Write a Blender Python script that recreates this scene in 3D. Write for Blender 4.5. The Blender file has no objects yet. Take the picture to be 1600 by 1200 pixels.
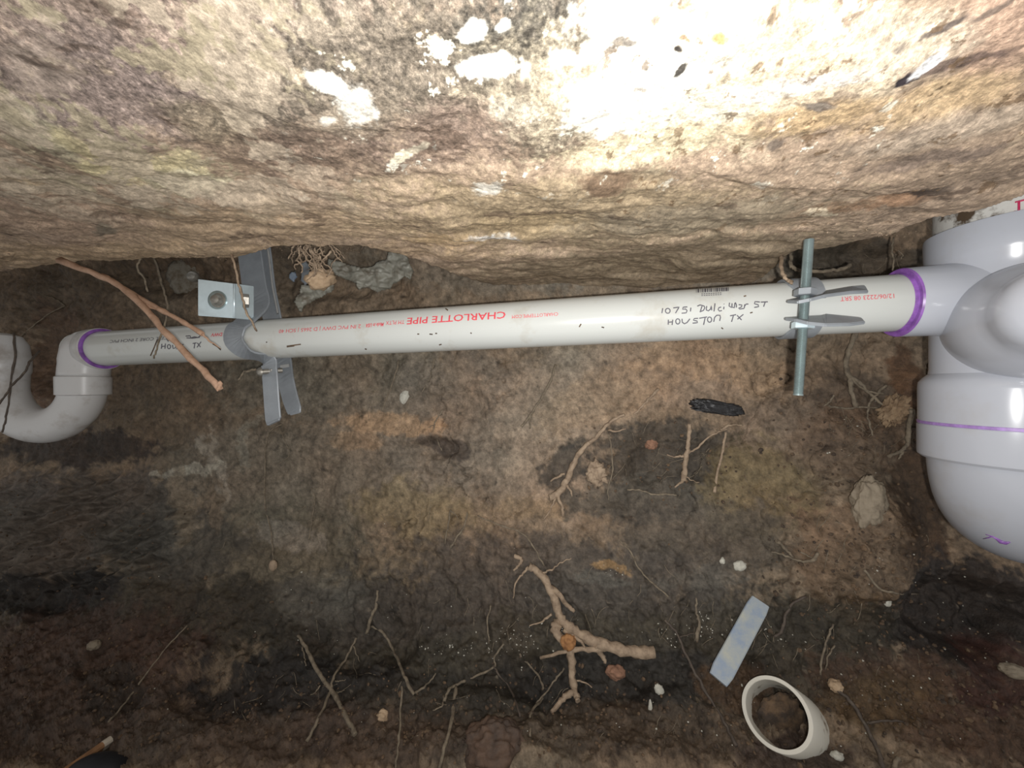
import bpy, bmesh, math, random
import numpy as np
from mathutils import Vector, Matrix
from mathutils.bvhtree import BVHTree

# ------------------------------------------------------------------ camera, light, exposure
C = bpy.context.scene
COL = C.collection
F = 600.0                                    # ultra-wide phone lens: focal length in pixels of a 1600 wide frame
cam_d = bpy.data.cameras.new('camera'); cam = bpy.data.objects.new('camera', cam_d); COL.objects.link(cam)
cam_d.sensor_width = 36.0; cam_d.lens = 36.0 * F / 1600.0
cam_d.clip_start = 0.01; cam_d.clip_end = 50
cam.location = (0, 0, 0); cam.rotation_euler = (math.radians(90), 0, 0)
C.camera = cam
vs = C.view_settings
vs.view_transform = 'Standard'; vs.look = 'None'; vs.gamma = 1; vs.use_curve_mapping = False
vs.exposure = 0.15
w = bpy.data.worlds.new('world'); C.world = w; w.use_nodes = True
w.node_tree.nodes['Background'].inputs[0].default_value = (0.98, 0.97, 0.95, 1)
w.node_tree.nodes['Background'].inputs[1].default_value = 0.46  # even ambient fill, added to lift the dark areas
ld = bpy.data.lights.new('phone_flash', 'SPOT'); lo = bpy.data.objects.new('phone_flash', ld); COL.objects.link(lo)
ld.energy = 11.5; ld.color = (1.0, 0.985, 0.965); ld.shadow_soft_size = 0.005
ld.spot_size = math.radians(172); ld.spot_blend = 1.0
lo.location = (0.014, -0.02, -0.013)
lo.rotation_euler = (math.radians(108), 0, math.radians(-6))

# ------------------------------------------------------------------ helpers
def lin(c):
    r = []
    for v in c:
        v = v / 255.0
        r.append(v / 12.92 if v <= 0.04045 else ((v + 0.055) / 1.055) ** 2.4)
    return tuple(r)

def P(u, v, y):                              # a point at depth y
    return Vector(((u - 800) / F * y, y, (600 - v) / F * y))

_rs = np.random.RandomState(7)
_perm = _rs.permutation(256); _perm = np.concatenate([_perm, _perm, _perm])
_grad = _rs.normal(size=(256, 3)); _grad /= np.linalg.norm(_grad, axis=1)[:, None]

def perlin(p):
    i = np.floor(p).astype(np.int64); f = p - i; i &= 255
    u = f * f * f * (f * (f * 6 - 15) + 10)
    out = np.zeros(p.shape[:-1])
    for dx in (0, 1):
        wx = u[..., 0] if dx else 1 - u[..., 0]
        for dy in (0, 1):
            wy = u[..., 1] if dy else 1 - u[..., 1]
            for dz in (0, 1):
                wz = u[..., 2] if dz else 1 - u[..., 2]
                h = _perm[_perm[_perm[i[..., 0] + dx] + i[..., 1] + dy] + i[..., 2] + dz]
                g = _grad[h]
                out += wx * wy * wz * (g[..., 0] * (f[..., 0] - dx) + g[..., 1] * (f[..., 1] - dy) + g[..., 2] * (f[..., 2] - dz))
    return out * 1.6

def fbm(p, scale, octv=4, gain=0.5, off=0.0, stretch=(1, 1, 1)):
    q = p * np.array(stretch) * scale + off
    a = 1.0; s = np.zeros(p.shape[:-1]); t = 0
    for k in range(octv):
        s += a * perlin(q); t += a; q = q * 2.03 + 17.3; a *= gain
    return s / t

def ridged(p, scale, octv=3, off=0.0, stretch=(1, 1, 1)):
    q = p * np.array(stretch) * scale + off
    a = 1.0; s = np.zeros(p.shape[:-1]); t = 0
    for k in range(octv):
        s += a * (1 - 2 * np.abs(perlin(q))); t += a; q = q * 2.1 + 9.1; a *= 0.5
    return s / t

def sstep(a, b, x):
    t = np.clip((x - a) / (b - a), 0, 1); return t * t * (3 - 2 * t)

def put(name, me, mat=None, parent=None):
    o = bpy.data.objects.new(name, me); COL.objects.link(o)
    if mat is not None and not me.materials: me.materials.append(mat)
    if parent is not None: o.parent = parent
    return o

def tag(o, label=None, cat=None, group=None, kind=None):
    if label: o['label'] = label
    if cat: o['category'] = cat
    if group: o['group'] = group
    if kind: o['kind'] = kind
    return o

def empty(name, loc, label, cat, group=None):
    o = bpy.data.objects.new(name, None); COL.objects.link(o); o.location = loc
    o.empty_display_size = 0.02
    return tag(o, label, cat, group)

def child(name, me, mat, par):               # mesh in world coordinates under a thing
    o = put(name, me, mat); o.parent = par
    o.matrix_parent_inverse = Matrix.Translation(-par.location) if par.parent is None else Matrix.Identity(4)
    return o

def mesh_grid(name, Pn, col=None, extra=None):
    n, m = Pn.shape[:2]
    me = bpy.data.meshes.new(name)
    me.vertices.add(n * m); me.vertices.foreach_set('co', Pn.reshape(-1).astype(np.float32))
    idx = np.arange(n * m).reshape(n, m)
    q = np.stack([idx[:-1, :-1], idx[:-1, 1:], idx[1:, 1:], idx[1:, :-1]], -1).reshape(-1)
    nf = (n - 1) * (m - 1)
    me.loops.add(nf * 4); me.loops.foreach_set('vertex_index', q.astype(np.int32))
    me.polygons.add(nf)
    me.polygons.foreach_set('loop_start', (np.arange(nf) * 4).astype(np.int32))
    me.polygons.foreach_set('use_smooth', np.ones(nf, bool))
    if col is not None:
        a = me.attributes.new('soil', 'FLOAT_COLOR', 'POINT')
        a.data.foreach_set('color', col.reshape(-1).astype(np.float32))
    me.update(calc_edges=True); me.validate()
    return me

# sweep a ring along a path. rad may be a list; noise makes it knobbly
def tube_mesh(pts, rad, n=10, closed_ends=True, knob=0.0, seed=0, ref=None, ell=None, smooth=True):
    rr = random.Random(seed)
    pts = [Vector(p) for p in pts]; k = len(pts)
    if not hasattr(rad, '__len__'): rad = [rad] * k
    bm = bmesh.new(); rings = []
    t0 = (pts[1] - pts[0]).normalized()
    nrm = Vector(ref) if ref is not None else (Vector((0, 0, 1)) if abs(t0.z) < .9 else Vector((1, 0, 0)))
    for i, p in enumerate(pts):
        t = (pts[min(i + 1, k - 1)] - pts[max(i - 1, 0)]).normalized()
        nrm = (nrm - t * nrm.dot(t)).normalized(); b = t.cross(nrm)
        ring = []
        for j in range(n):
            a = 2 * math.pi * j / n
            r = rad[i] * (1 + knob * rr.uniform(-1, 1))
            ex, ey = ell if ell else (1, 1)
            ring.append(bm.verts.new(p + nrm * math.cos(a) * r * ex + b * math.sin(a) * r * ey))
        rings.append(ring)
    for i in range(k - 1):
        for j in range(n):
            f = bm.faces.new((rings[i][j], rings[i][(j + 1) % n], rings[i + 1][(j + 1) % n], rings[i + 1][j])); f.smooth = smooth
    if closed_ends:
        bm.faces.new(rings[0][::-1]); bm.faces.new(rings[-1])
    bmesh.ops.recalc_face_normals(bm, faces=bm.faces)
    me = bpy.data.meshes.new('m'); bm.to_mesh(me); bm.free()
    return me

def lathe_mesh(o, ax, prof, n=48, smooth=True, cap=True):
    """prof: list of (s along axis, radius). Sharp steps: repeat points."""
    ax = Vector(ax).normalized(); o = Vector(o)
    r = Vector((0, 0, 1)) if abs(ax.z) < .9 else Vector((1, 0, 0))
    n1 = (r - ax * r.dot(ax)).normalized(); n2 = ax.cross(n1)
    bm = bmesh.new(); rings = []
    for s, rad in prof:
        rings.append([bm.verts.new(o + ax * s + (n1 * math.cos(2 * math.pi * j / n) + n2 * math.sin(2 * math.pi * j / n)) * rad) for j in range(n)])
    for i in range(len(rings) - 1):
        if abs(prof[i][0] - prof[i + 1][0]) < 1e-9 and abs(prof[i][1] - prof[i + 1][1]) < 1e-9: continue
        for j in range(n):
            f = bm.faces.new((rings[i][j], rings[i][(j + 1) % n], rings[i + 1][(j + 1) % n], rings[i + 1][j])); f.smooth = smooth
    if cap:
        bm.faces.new(rings[0][::-1]); bm.faces.new(rings[-1])
    bmesh.ops.recalc_face_normals(bm, faces=bm.faces)
    me = bpy.data.meshes.new('m'); bm.to_mesh(me); bm.free()
    me.set_sharp_from_angle(angle=math.radians(32))
    return me

def sweep_strip(pts, wid, thick, wdir):
    """flat bar: centre points, half widths (m), thickness, width direction per point."""
    bm = bmesh.new(); rings = []; k = len(pts)
    for i, p in enumerate(pts):
        t = (pts[min(i + 1, k - 1)] - pts[max(i - 1, 0)]).normalized()
        wd = Vector(wdir[i]); wd = (wd - t * wd.dot(t)).normalized(); nn = t.cross(wd)
        hw = wid[i]; ht = thick / 2; c = min(ht * .6, hw * .3)
        sec = [(-hw + c, -ht), (hw - c, -ht), (hw, -ht + c), (hw, ht - c), (hw - c, ht), (-hw + c, ht), (-hw, ht - c), (-hw, -ht + c)]
        rings.append([bm.verts.new(p + wd * a + nn * b) for a, b in sec])
    for i in range(k - 1):
        for j in range(8):
            bm.faces.new((rings[i][j], rings[i][(j + 1) % 8], rings[i + 1][(j + 1) % 8], rings[i + 1][j]))
    bm.faces.new(rings[0][::-1]); bm.faces.new(rings[-1])
    bmesh.ops.recalc_face_normals(bm, faces=bm.faces)
    me = bpy.data.meshes.new('m'); bm.to_mesh(me); bm.free()
    return me

def catmull(pts, per=6):
    pts = [Vector(p) for p in pts]
    if len(pts) < 3:
        return [pts[0].lerp(pts[-1], i / per) for i in range(per + 1)]
    q = [pts[0] * 2 - pts[1]] + pts + [pts[-1] * 2 - pts[-2]]
    out = []
    for i in range(1, len(q) - 2):
        for j in range(per):
            t = j / per
            a, b, c, d = q[i - 1], q[i], q[i + 1], q[i + 2]
            out.append(0.5 * ((2 * b) + (c - a) * t + (2 * a - 5 * b + 4 * c - d) * t * t + (-a + 3 * b - 3 * c + d) * t ** 3))
    out.append(pts[-1]); return out

def lump_mesh(c, r, seed=0, rough=.25, sub=4, rot=0.0, freq=1.6, box=1.0):
    bm = bmesh.new(); bmesh.ops.create_icosphere(bm, subdivisions=sub, radius=1)
    co = np.array([v.co[:] for v in bm.verts])
    d = 1 + rough * fbm(co, freq, 4, .55, off=seed * 3.7)
    co = np.sign(co) * np.abs(co) ** box * d[:, None] * np.array(r)
    cr, sr = math.cos(rot), math.sin(rot)
    for v, q in zip(bm.verts, co):
        v.co = Vector((q[0] * cr - q[2] * sr, q[1], q[0] * sr + q[2] * cr)) + Vector(c)
    for f in bm.faces: f.smooth = True
    me = bpy.data.meshes.new('m'); bm.to_mesh(me); bm.free(); return me

# ------------------------------------------------------------------ materials
def new_mat(name):
    m = bpy.data.materials.new(name); m.use_nodes = True
    nt = m.node_tree; b = nt.nodes['Principled BSDF']; return m, nt, b

def N(nt, t, **kw):
    n = nt.nodes.new(t)
    for k, v in kw.items(): setattr(n, k, v)
    return n

def noise_node(nt, scale, detail=6, rough=.6, vec=None, dist=0.0):
    n = N(nt, 'ShaderNodeTexNoise'); n.inputs['Scale'].default_value = scale
    n.inputs['Detail'].default_value = detail; n.inputs['Roughness'].default_value = rough
    n.inputs['Distortion'].default_value = dist
    if vec is not None: nt.links.new(vec, n.inputs['Vector'])
    return n

def ramp(nt, src, stops):
    r = N(nt, 'ShaderNodeValToRGB'); nt.links.new(src, r.inputs[0]); e = r.color_ramp.elements
    while len(e) < len(stops): e.new(.5)
    for el, (p, c) in zip(e, stops):
        el.position = p; el.color = (c, c, c, 1) if not hasattr(c, '__len__') else (*c, 1)
    return r

def mixc(nt, mode, fac, a, b):
    m = N(nt, 'ShaderNodeMix', data_type='RGBA', blend_type=mode)
    for s, i in ((fac, 0), (a, 6), (b, 7)):
        if isinstance(s, (int, float)): m.inputs[i].default_value = s
        elif isinstance(s, tuple): m.inputs[i].default_value = (*s, 1)
        else: nt.links.new(s, m.inputs[i])
    return m.outputs[2]

def ground_mat(name, rough, fine, bump, spec, speckle):
    m, nt, b = new_mat(name); L = nt.links.new
    at = N(nt, 'ShaderNodeAttribute', attribute_name='soil')
    tc = N(nt, 'ShaderNodeTexCoord'); vec = tc.outputs['Object']
    n1 = noise_node(nt, fine, 8, .7, vec); n2 = noise_node(nt, fine * 5, 4, .7, vec)
    r1 = ramp(nt, n1.outputs['Fac'], [(0.28, .45), (.5, .98), (.72, 1.5)])
    c = mixc(nt, 'MULTIPLY', 1.0, at.outputs['Color'], r1.outputs[0])
    r2 = ramp(nt, n2.outputs['Fac'], [(.3, .7), (.55, 1.0), (.75, 1.25)])
    c = mixc(nt, 'MULTIPLY', .8, c, r2.outputs[0])
    if speckle:
        # mould and grit speckle, only where the alpha of the soil attribute asks for it
        n3 = noise_node(nt, 290, 8, .78, vec, .2)
        r3 = ramp(nt, n3.outputs['Fac'], [(.38, 0.30), (.46, .75), (.53, 1.05), (.64, 2.0)])
        c2 = mixc(nt, 'MULTIPLY', 1.0, c, r3.outputs[0])
        c = mixc(nt, 'MIX', at.outputs['Alpha'], c, c2)
    L(c, b.inputs['Base Color'])
    b.inputs['Roughness'].default_value = rough; b.inputs['Specular IOR Level'].default_value = spec
    v = N(nt, 'ShaderNodeMath', operation='ADD'); L(n1.outputs['Fac'], v.inputs[0])
    v2 = N(nt, 'ShaderNodeMath', operation='MULTIPLY'); L(n2.outputs['Fac'], v2.inputs[0]); v2.inputs[1].default_value = .45
    L(v2.outputs[0], v.inputs[1])
    bu = N(nt, 'ShaderNodeBump'); bu.inputs['Strength'].default_value = bump; bu.inputs['Distance'].default_value = .003
    L(v.outputs[0], bu.inputs['Height']); L(bu.outputs[0], b.inputs['Normal'])
    return m

M_WALL = ground_mat('packed_clay', .62, 85, .75, .35, False)
M_FLOOR = ground_mat('damp_soil', .6, 95, .8, .35, False)
M_CONC = ground_mat('stained_concrete', .7, 130, .5, .3, True)

def surf(name, col, rough=.5, metal=0.0, var=.15, scale=60, bump=.0, col2=None, spec=.5, mask=(.45, .65), coat=0.0, bscale=None, detail=5):
    m, nt, b = new_mat(name); tc = N(nt, 'ShaderNodeTexCoord')
    n = noise_node(nt, scale, detail, .65, tc.outputs['Object'])
    c1 = lin(col)
    if col2 is None:
        c1a = tuple(x * (1 - var) for x in c1); c1b = tuple(min(1, x * (1 + var)) for x in c1)
        r = ramp(nt, n.outputs['Fac'], [(.3, c1a), (.7, c1b)])
    else:
        r = ramp(nt, n.outputs['Fac'], [(mask[0], c1), (mask[1], lin(col2))])
    nt.links.new(r.outputs[0], b.inputs['Base Color'])
    b.inputs['Roughness'].default_value = rough; b.inputs['Metallic'].default_value = metal
    b.inputs['Specular IOR Level'].default_value = spec; b.inputs['Coat Weight'].default_value = coat
    if bump:
        n2 = noise_node(nt, bscale or scale * 3, 5, .65, tc.outputs['Object'])
        bu = N(nt, 'ShaderNodeBump'); bu.inputs['Strength'].default_value = bump; bu.inputs['Distance'].default_value = .002
        nt.links.new(n2.outputs['Fac'], bu.inputs['Height']); nt.links.new(bu.outputs[0], b.inputs['Normal'])
    return m

M_PIPE = surf('pvc_pipe_plastic', (192, 194, 190), .22, col2=(168, 160, 144), scale=14, mask=(.56, .82), spec=.45)
M_FIT = surf('pvc_fitting_plastic', (180, 183, 191), .2, col2=(170, 167, 166), scale=11, mask=(.56, .85), spec=.45)
M_TRAP = surf('dusty_pvc_plastic', (196, 195, 194), .32, col2=(140, 128, 116), scale=16, mask=(.52, .8), spec=.4)
M_RISER = surf('mud_smeared_pvc', (206, 204, 198), .5, col2=(84, 70, 56), scale=34, mask=(.50, .60), spec=.3, bump=.3)
M_PURPLE = surf('purple_primer', (138, 92, 168), .35, var=.35, scale=90)
M_PURPLE_PALE = surf('thin_purple_primer', (160, 128, 190), .35, var=.3, scale=120)
M_RED = surf('red_ink', (214, 78, 88), .5, var=.2, scale=500)
M_MAGENTA = surf('magenta_ink', (196, 40, 90), .5, var=.2, scale=300)
M_INK = surf('black_marker_ink', (84, 82, 90), .5, var=.3, scale=400)
M_STRAP = surf('grey_coated_steel', (138, 143, 148), .45, 0.15, var=.12, scale=45, bump=.06)
M_STRAP_PALE = surf('scuffed_grey_steel', (160, 160, 158), .42, 0.2, var=.2, scale=60, bump=.08)
M_ZINC = surf('bright_zinc_plate', (214, 230, 236), .25, .4, var=.12, scale=30, bump=.05, bscale=40)
M_ROD = surf('zinc_threaded_steel', (150, 164, 164), .3, .6, var=.15, scale=60)
M_STEEL = surf('dull_bolt_steel', (146, 142, 134), .42, .6, var=.25, scale=200)
M_ROOT = surf('pale_tan_root', (160, 140, 118), .8, col2=(116, 98, 80), scale=120, mask=(.4, .7), bump=.5, bscale=300)
M_ROOT_GREY = surf('grey_dry_root', (128, 116, 98), .85, col2=(84, 74, 62), scale=140, mask=(.4, .7), bump=.5, bscale=300)
M_ROOT_DARK = surf('dark_damp_root', (74, 64, 56), .7, col2=(110, 98, 84), scale=160, mask=(.5, .8), bump=.4, bscale=300)
M_ROOT_PINK = surf('bark_stripped_root', (182, 148, 124), .75, col2=(150, 118, 94), scale=90, mask=(.4, .7), bump=.3, bscale=260)
M_ORANGE = surf('orange_clay', (156, 112, 70), .85, col2=(120, 80, 50), scale=140, mask=(.45, .75), bump=.5)
M_PINKCLAY = surf('reddish_clay', (132, 98, 78), .85, var=.3, scale=140, bump=.5)
M_CLOD = surf('dry_tan_clay', (180, 156, 128), .9, col2=(148, 124, 98), scale=90, mask=(.4, .7), bump=.5)
M_DULLCLOD = surf('dull_cream_clay', (146, 124, 98), .9, col2=(112, 90, 68), scale=80, mask=(.4, .65), bump=.6)
M_STONE = surf('pale_limestone', (138, 126, 108), .75, col2=(108, 96, 80), scale=70, mask=(.45, .7), bump=.6)
M_CHAR = surf('charred_black_wood', (38, 37, 38), .4, col2=(120, 118, 120), scale=55, mask=(.62, .8), bump=.7, spec=.6)
M_SHEET = surf('grey_plastic_film', (168, 166, 154), .35, col2=(122, 112, 96), scale=55, mask=(.45, .7), bump=.7, bscale=90)
M_BLUE = surf('pale_blue_plastic', (140, 154, 172), .4, col2=(174, 176, 166), scale=45, mask=(.4, .68), bump=.1)
M_GRIT = surf('white_perlite', (180, 177, 165), .7, var=.2, scale=300)
M_CRUMB = surf('brown_soil_crumbs', (104, 84, 64), .9, col2=(62, 52, 44), scale=60, mask=(.4, .6), bump=.5)
M_WOOD = surf('raw_pine', (150, 112, 78), .7, col2=(118, 84, 56), scale=80, mask=(.4, .7), bump=.2)
M_PALEWOOD = surf('pale_cut_end', (190, 180, 165), .7, var=.15, scale=100)
M_BLACKR = surf('black_rubber', (30, 32, 38), .5, var=.2, scale=60, bump=.2)
M_BROWNROCK = surf('reddish_brown_stone', (92, 72, 58), .75, col2=(62, 50, 42), scale=45, mask=(.4, .65), bump=.7)
M_RINGPVC = surf('dirty_white_pvc', (212, 208, 196), .4, col2=(110, 90, 66), scale=40, mask=(.60, .72), bump=.1)
M_GREYCONC = surf('grey_mortar_smear', (122, 116, 104), .85, col2=(92, 80, 64), scale=70, mask=(.45, .65), bump=.6)

# ------------------------------------------------------------------ chart helpers for the big surfaces
def blobs(U, V, wn, col, items):
    """colour patches of soil and concrete: (u, v, ru, rv, angle, colour, strength, softness, alpha or None)"""
    U = U + 26 * wn[1]; V = V + 20 * wn[2]
    for (u0, v0, ru, rv, ang, c, st, soft, al) in items:
        ca, sa = math.cos(math.radians(ang)), math.sin(math.radians(ang))
        dx = (U - u0) * ca + (V - v0) * sa; dy = -(U - u0) * sa + (V - v0) * ca
        d = np.sqrt((dx / ru) ** 2 + (dy / rv) ** 2) + wn[0]
        m = (1 - sstep(1 - soft, 1 + soft, d)) * st
        col[..., :3] += (np.array(lin(c)) - col[..., :3]) * m[..., None]
        if al is not None: col[..., 3] += (al - col[..., 3]) * m
    return col

# ------------------------------------------------------------------ earth: back wall and floor
NA, NT = 1250, 640
aa = np.concatenate([np.linspace(-3.0, -1.72, 60, endpoint=False), np.linspace(-1.72, 1.6, NA - 100, endpoint=False), np.linspace(1.6, 2.3, 40)])
tt = np.linspace(0, 1, NT)
prof = np.array([(0.02, .52), (0.0, .35), (0.0, .15), (0, 0), (-.012, -.12), (-.03, -.22), (-.05, -.31), (-.085, -.385), (-.15, -.435), (-.25, -.465), (-.36, -.48), (-.46, -.49)])
def smooth_prof(pr, n):
    p3 = [Vector((a, b, 0)) for a, b in pr]; c = catmull(p3, 12)
    c = np.array([(q.x, q.y) for q in c]); s = np.concatenate([[0], np.cumsum(np.hypot(*np.diff(c, axis=0).T))])
    # finer rows where the photo looks
    x = np.linspace(0, 1, n) ** .93 * s[-1]
    return np.stack([np.interp(x, s, c[:, 0]), np.interp(x, s, c[:, 1])], -1)
pf = smooth_prof(prof, NT)
A, T = np.meshgrid(aa, np.arange(NT))
dy, zz = pf[T, 0], pf[T, 1]
# W(x) = .65 - .2 x, x = a y  ->  y = (.65 + dy) / (1 + .2 a)
Y = (.655 + dy) / (1 + .2 * A); X = A * Y; Z = zz.copy()
base = np.stack([X, Y, Z], -1)
U = 800 + F * X / Y; V = 600 - F * Z / Y
dpf = np.gradient(pf, axis=0); nrm2 = np.stack([dpf[:, 1], -dpf[:, 0]], -1); nrm2 /= np.linalg.norm(nrm2, axis=1)[:, None]
nv = np.stack([-0.2 * np.abs(nrm2[T, 0]), nrm2[T, 0], nrm2[T, 1]], -1)
sgn = -1 if nrm2[NT // 3, 0] > 0 else 1
nv = nv * sgn
big = fbm(base, 4.5, 3, .5, 1.0)
med = fbm(base, 17, 4, .55, 5.0)
cut = ridged(base, 14, 3, 8.0, (1, 1, 1.6))
fine = fbm(base, 75, 4, .6, 3.0)
lowness = sstep(760, 1000, V)
H = .022 * big + .011 * med + .0032 * fine * (1 + 1.3 * lowness) + .0012 * fbm(base, 210, 3, .6, 13.0) * (1 + lowness)
# terraces: shovel-cut, smeared clay
ter = fbm(base, 9, 3, .5, 21.0) * 5
H += .007 * np.tanh(3 * ter) * (.25 + .5 * lowness)
# crumbly lumps in the loose soil
lump = np.clip(fbm(base, 38, 3, .5, 40.0), 0, 1)
loose = sstep(.9, .4, np.sqrt(((U - 1350) / 130) ** 2 + ((V - 850) / 210) ** 2)) + lowness * .8 + sstep(1, .5, np.sqrt(((U - 120) / 190) ** 2 + ((V - 850) / 130) ** 2))
H += .016 * lump * np.clip(loose, 0, 1)
# shaly layers at the far left
sh = np.abs(((V + U * .35 + 30 * fbm(base, 8, 3, .5, 60.0)) / 26) % 1 - .5) * 2
H += .017 * sh * sstep(1, .6, np.sqrt(((U - 110) / 230) ** 2 + ((V - 830) / 130) ** 2))
def bump_at(u, v, ru, rv, h, soft=1.0, ang=0):
    global H
    ca, sa = math.cos(math.radians(ang)), math.sin(math.radians(ang))
    dx = (U - u) * ca + (V - v) * sa; dy_ = -(U - u) * sa + (V - v) * ca
    d = np.sqrt((dx / ru) ** 2 + (dy_ / rv) ** 2) + .35 * med
    H += h * (1 - sstep(.35, 1.0, d))
bump_at(1340, 850, 120, 170, .035)
bump_at(1335, 690, 80, 60, .012)
bump_at(1420, 620, 45, 60, .02)
bump_at(1505, 960, 130, 90, -.04)
bump_at(560, 1010, 130, 60, -.02)
bump_at(330, 1080, 120, 60, -.02)
bump_at(80, 930, 90, 35, -.02)
bump_at(900, 1060, 200, 60, -.015)
bump_at(620, 675, 90, 32, .010)
bump_at(690, 700, 60, 20, -.010)
bump_at(520, 440, 130, 45, -.02)
bump_at(1320, 410, 120, 40, -.03)
bump_at(1060, 720, 130, 60, -.012)
bump_at(860, 1180, 300, 60, .02)
bump_at(70, 520, 60, 120, -.03)
bump_at(250, 430, 120, 40, -.02)
# the wall rolls forward under the concrete in the middle
roll = np.exp(-((U - 930) / 230) ** 4) * sstep(500, 425, V)
H += .03 * roll
# cracks
cr = np.abs(fbm(base, 7, 4, .55, 90.0)); crm = (1 - sstep(.0, .012, cr)) * sstep(.05, .3, fbm(base, 3.2, 2, .5, 33.0))
H -= .010 * crm * (1 - .6 * lowness)
pos = base + nv * H[..., None]

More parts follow.
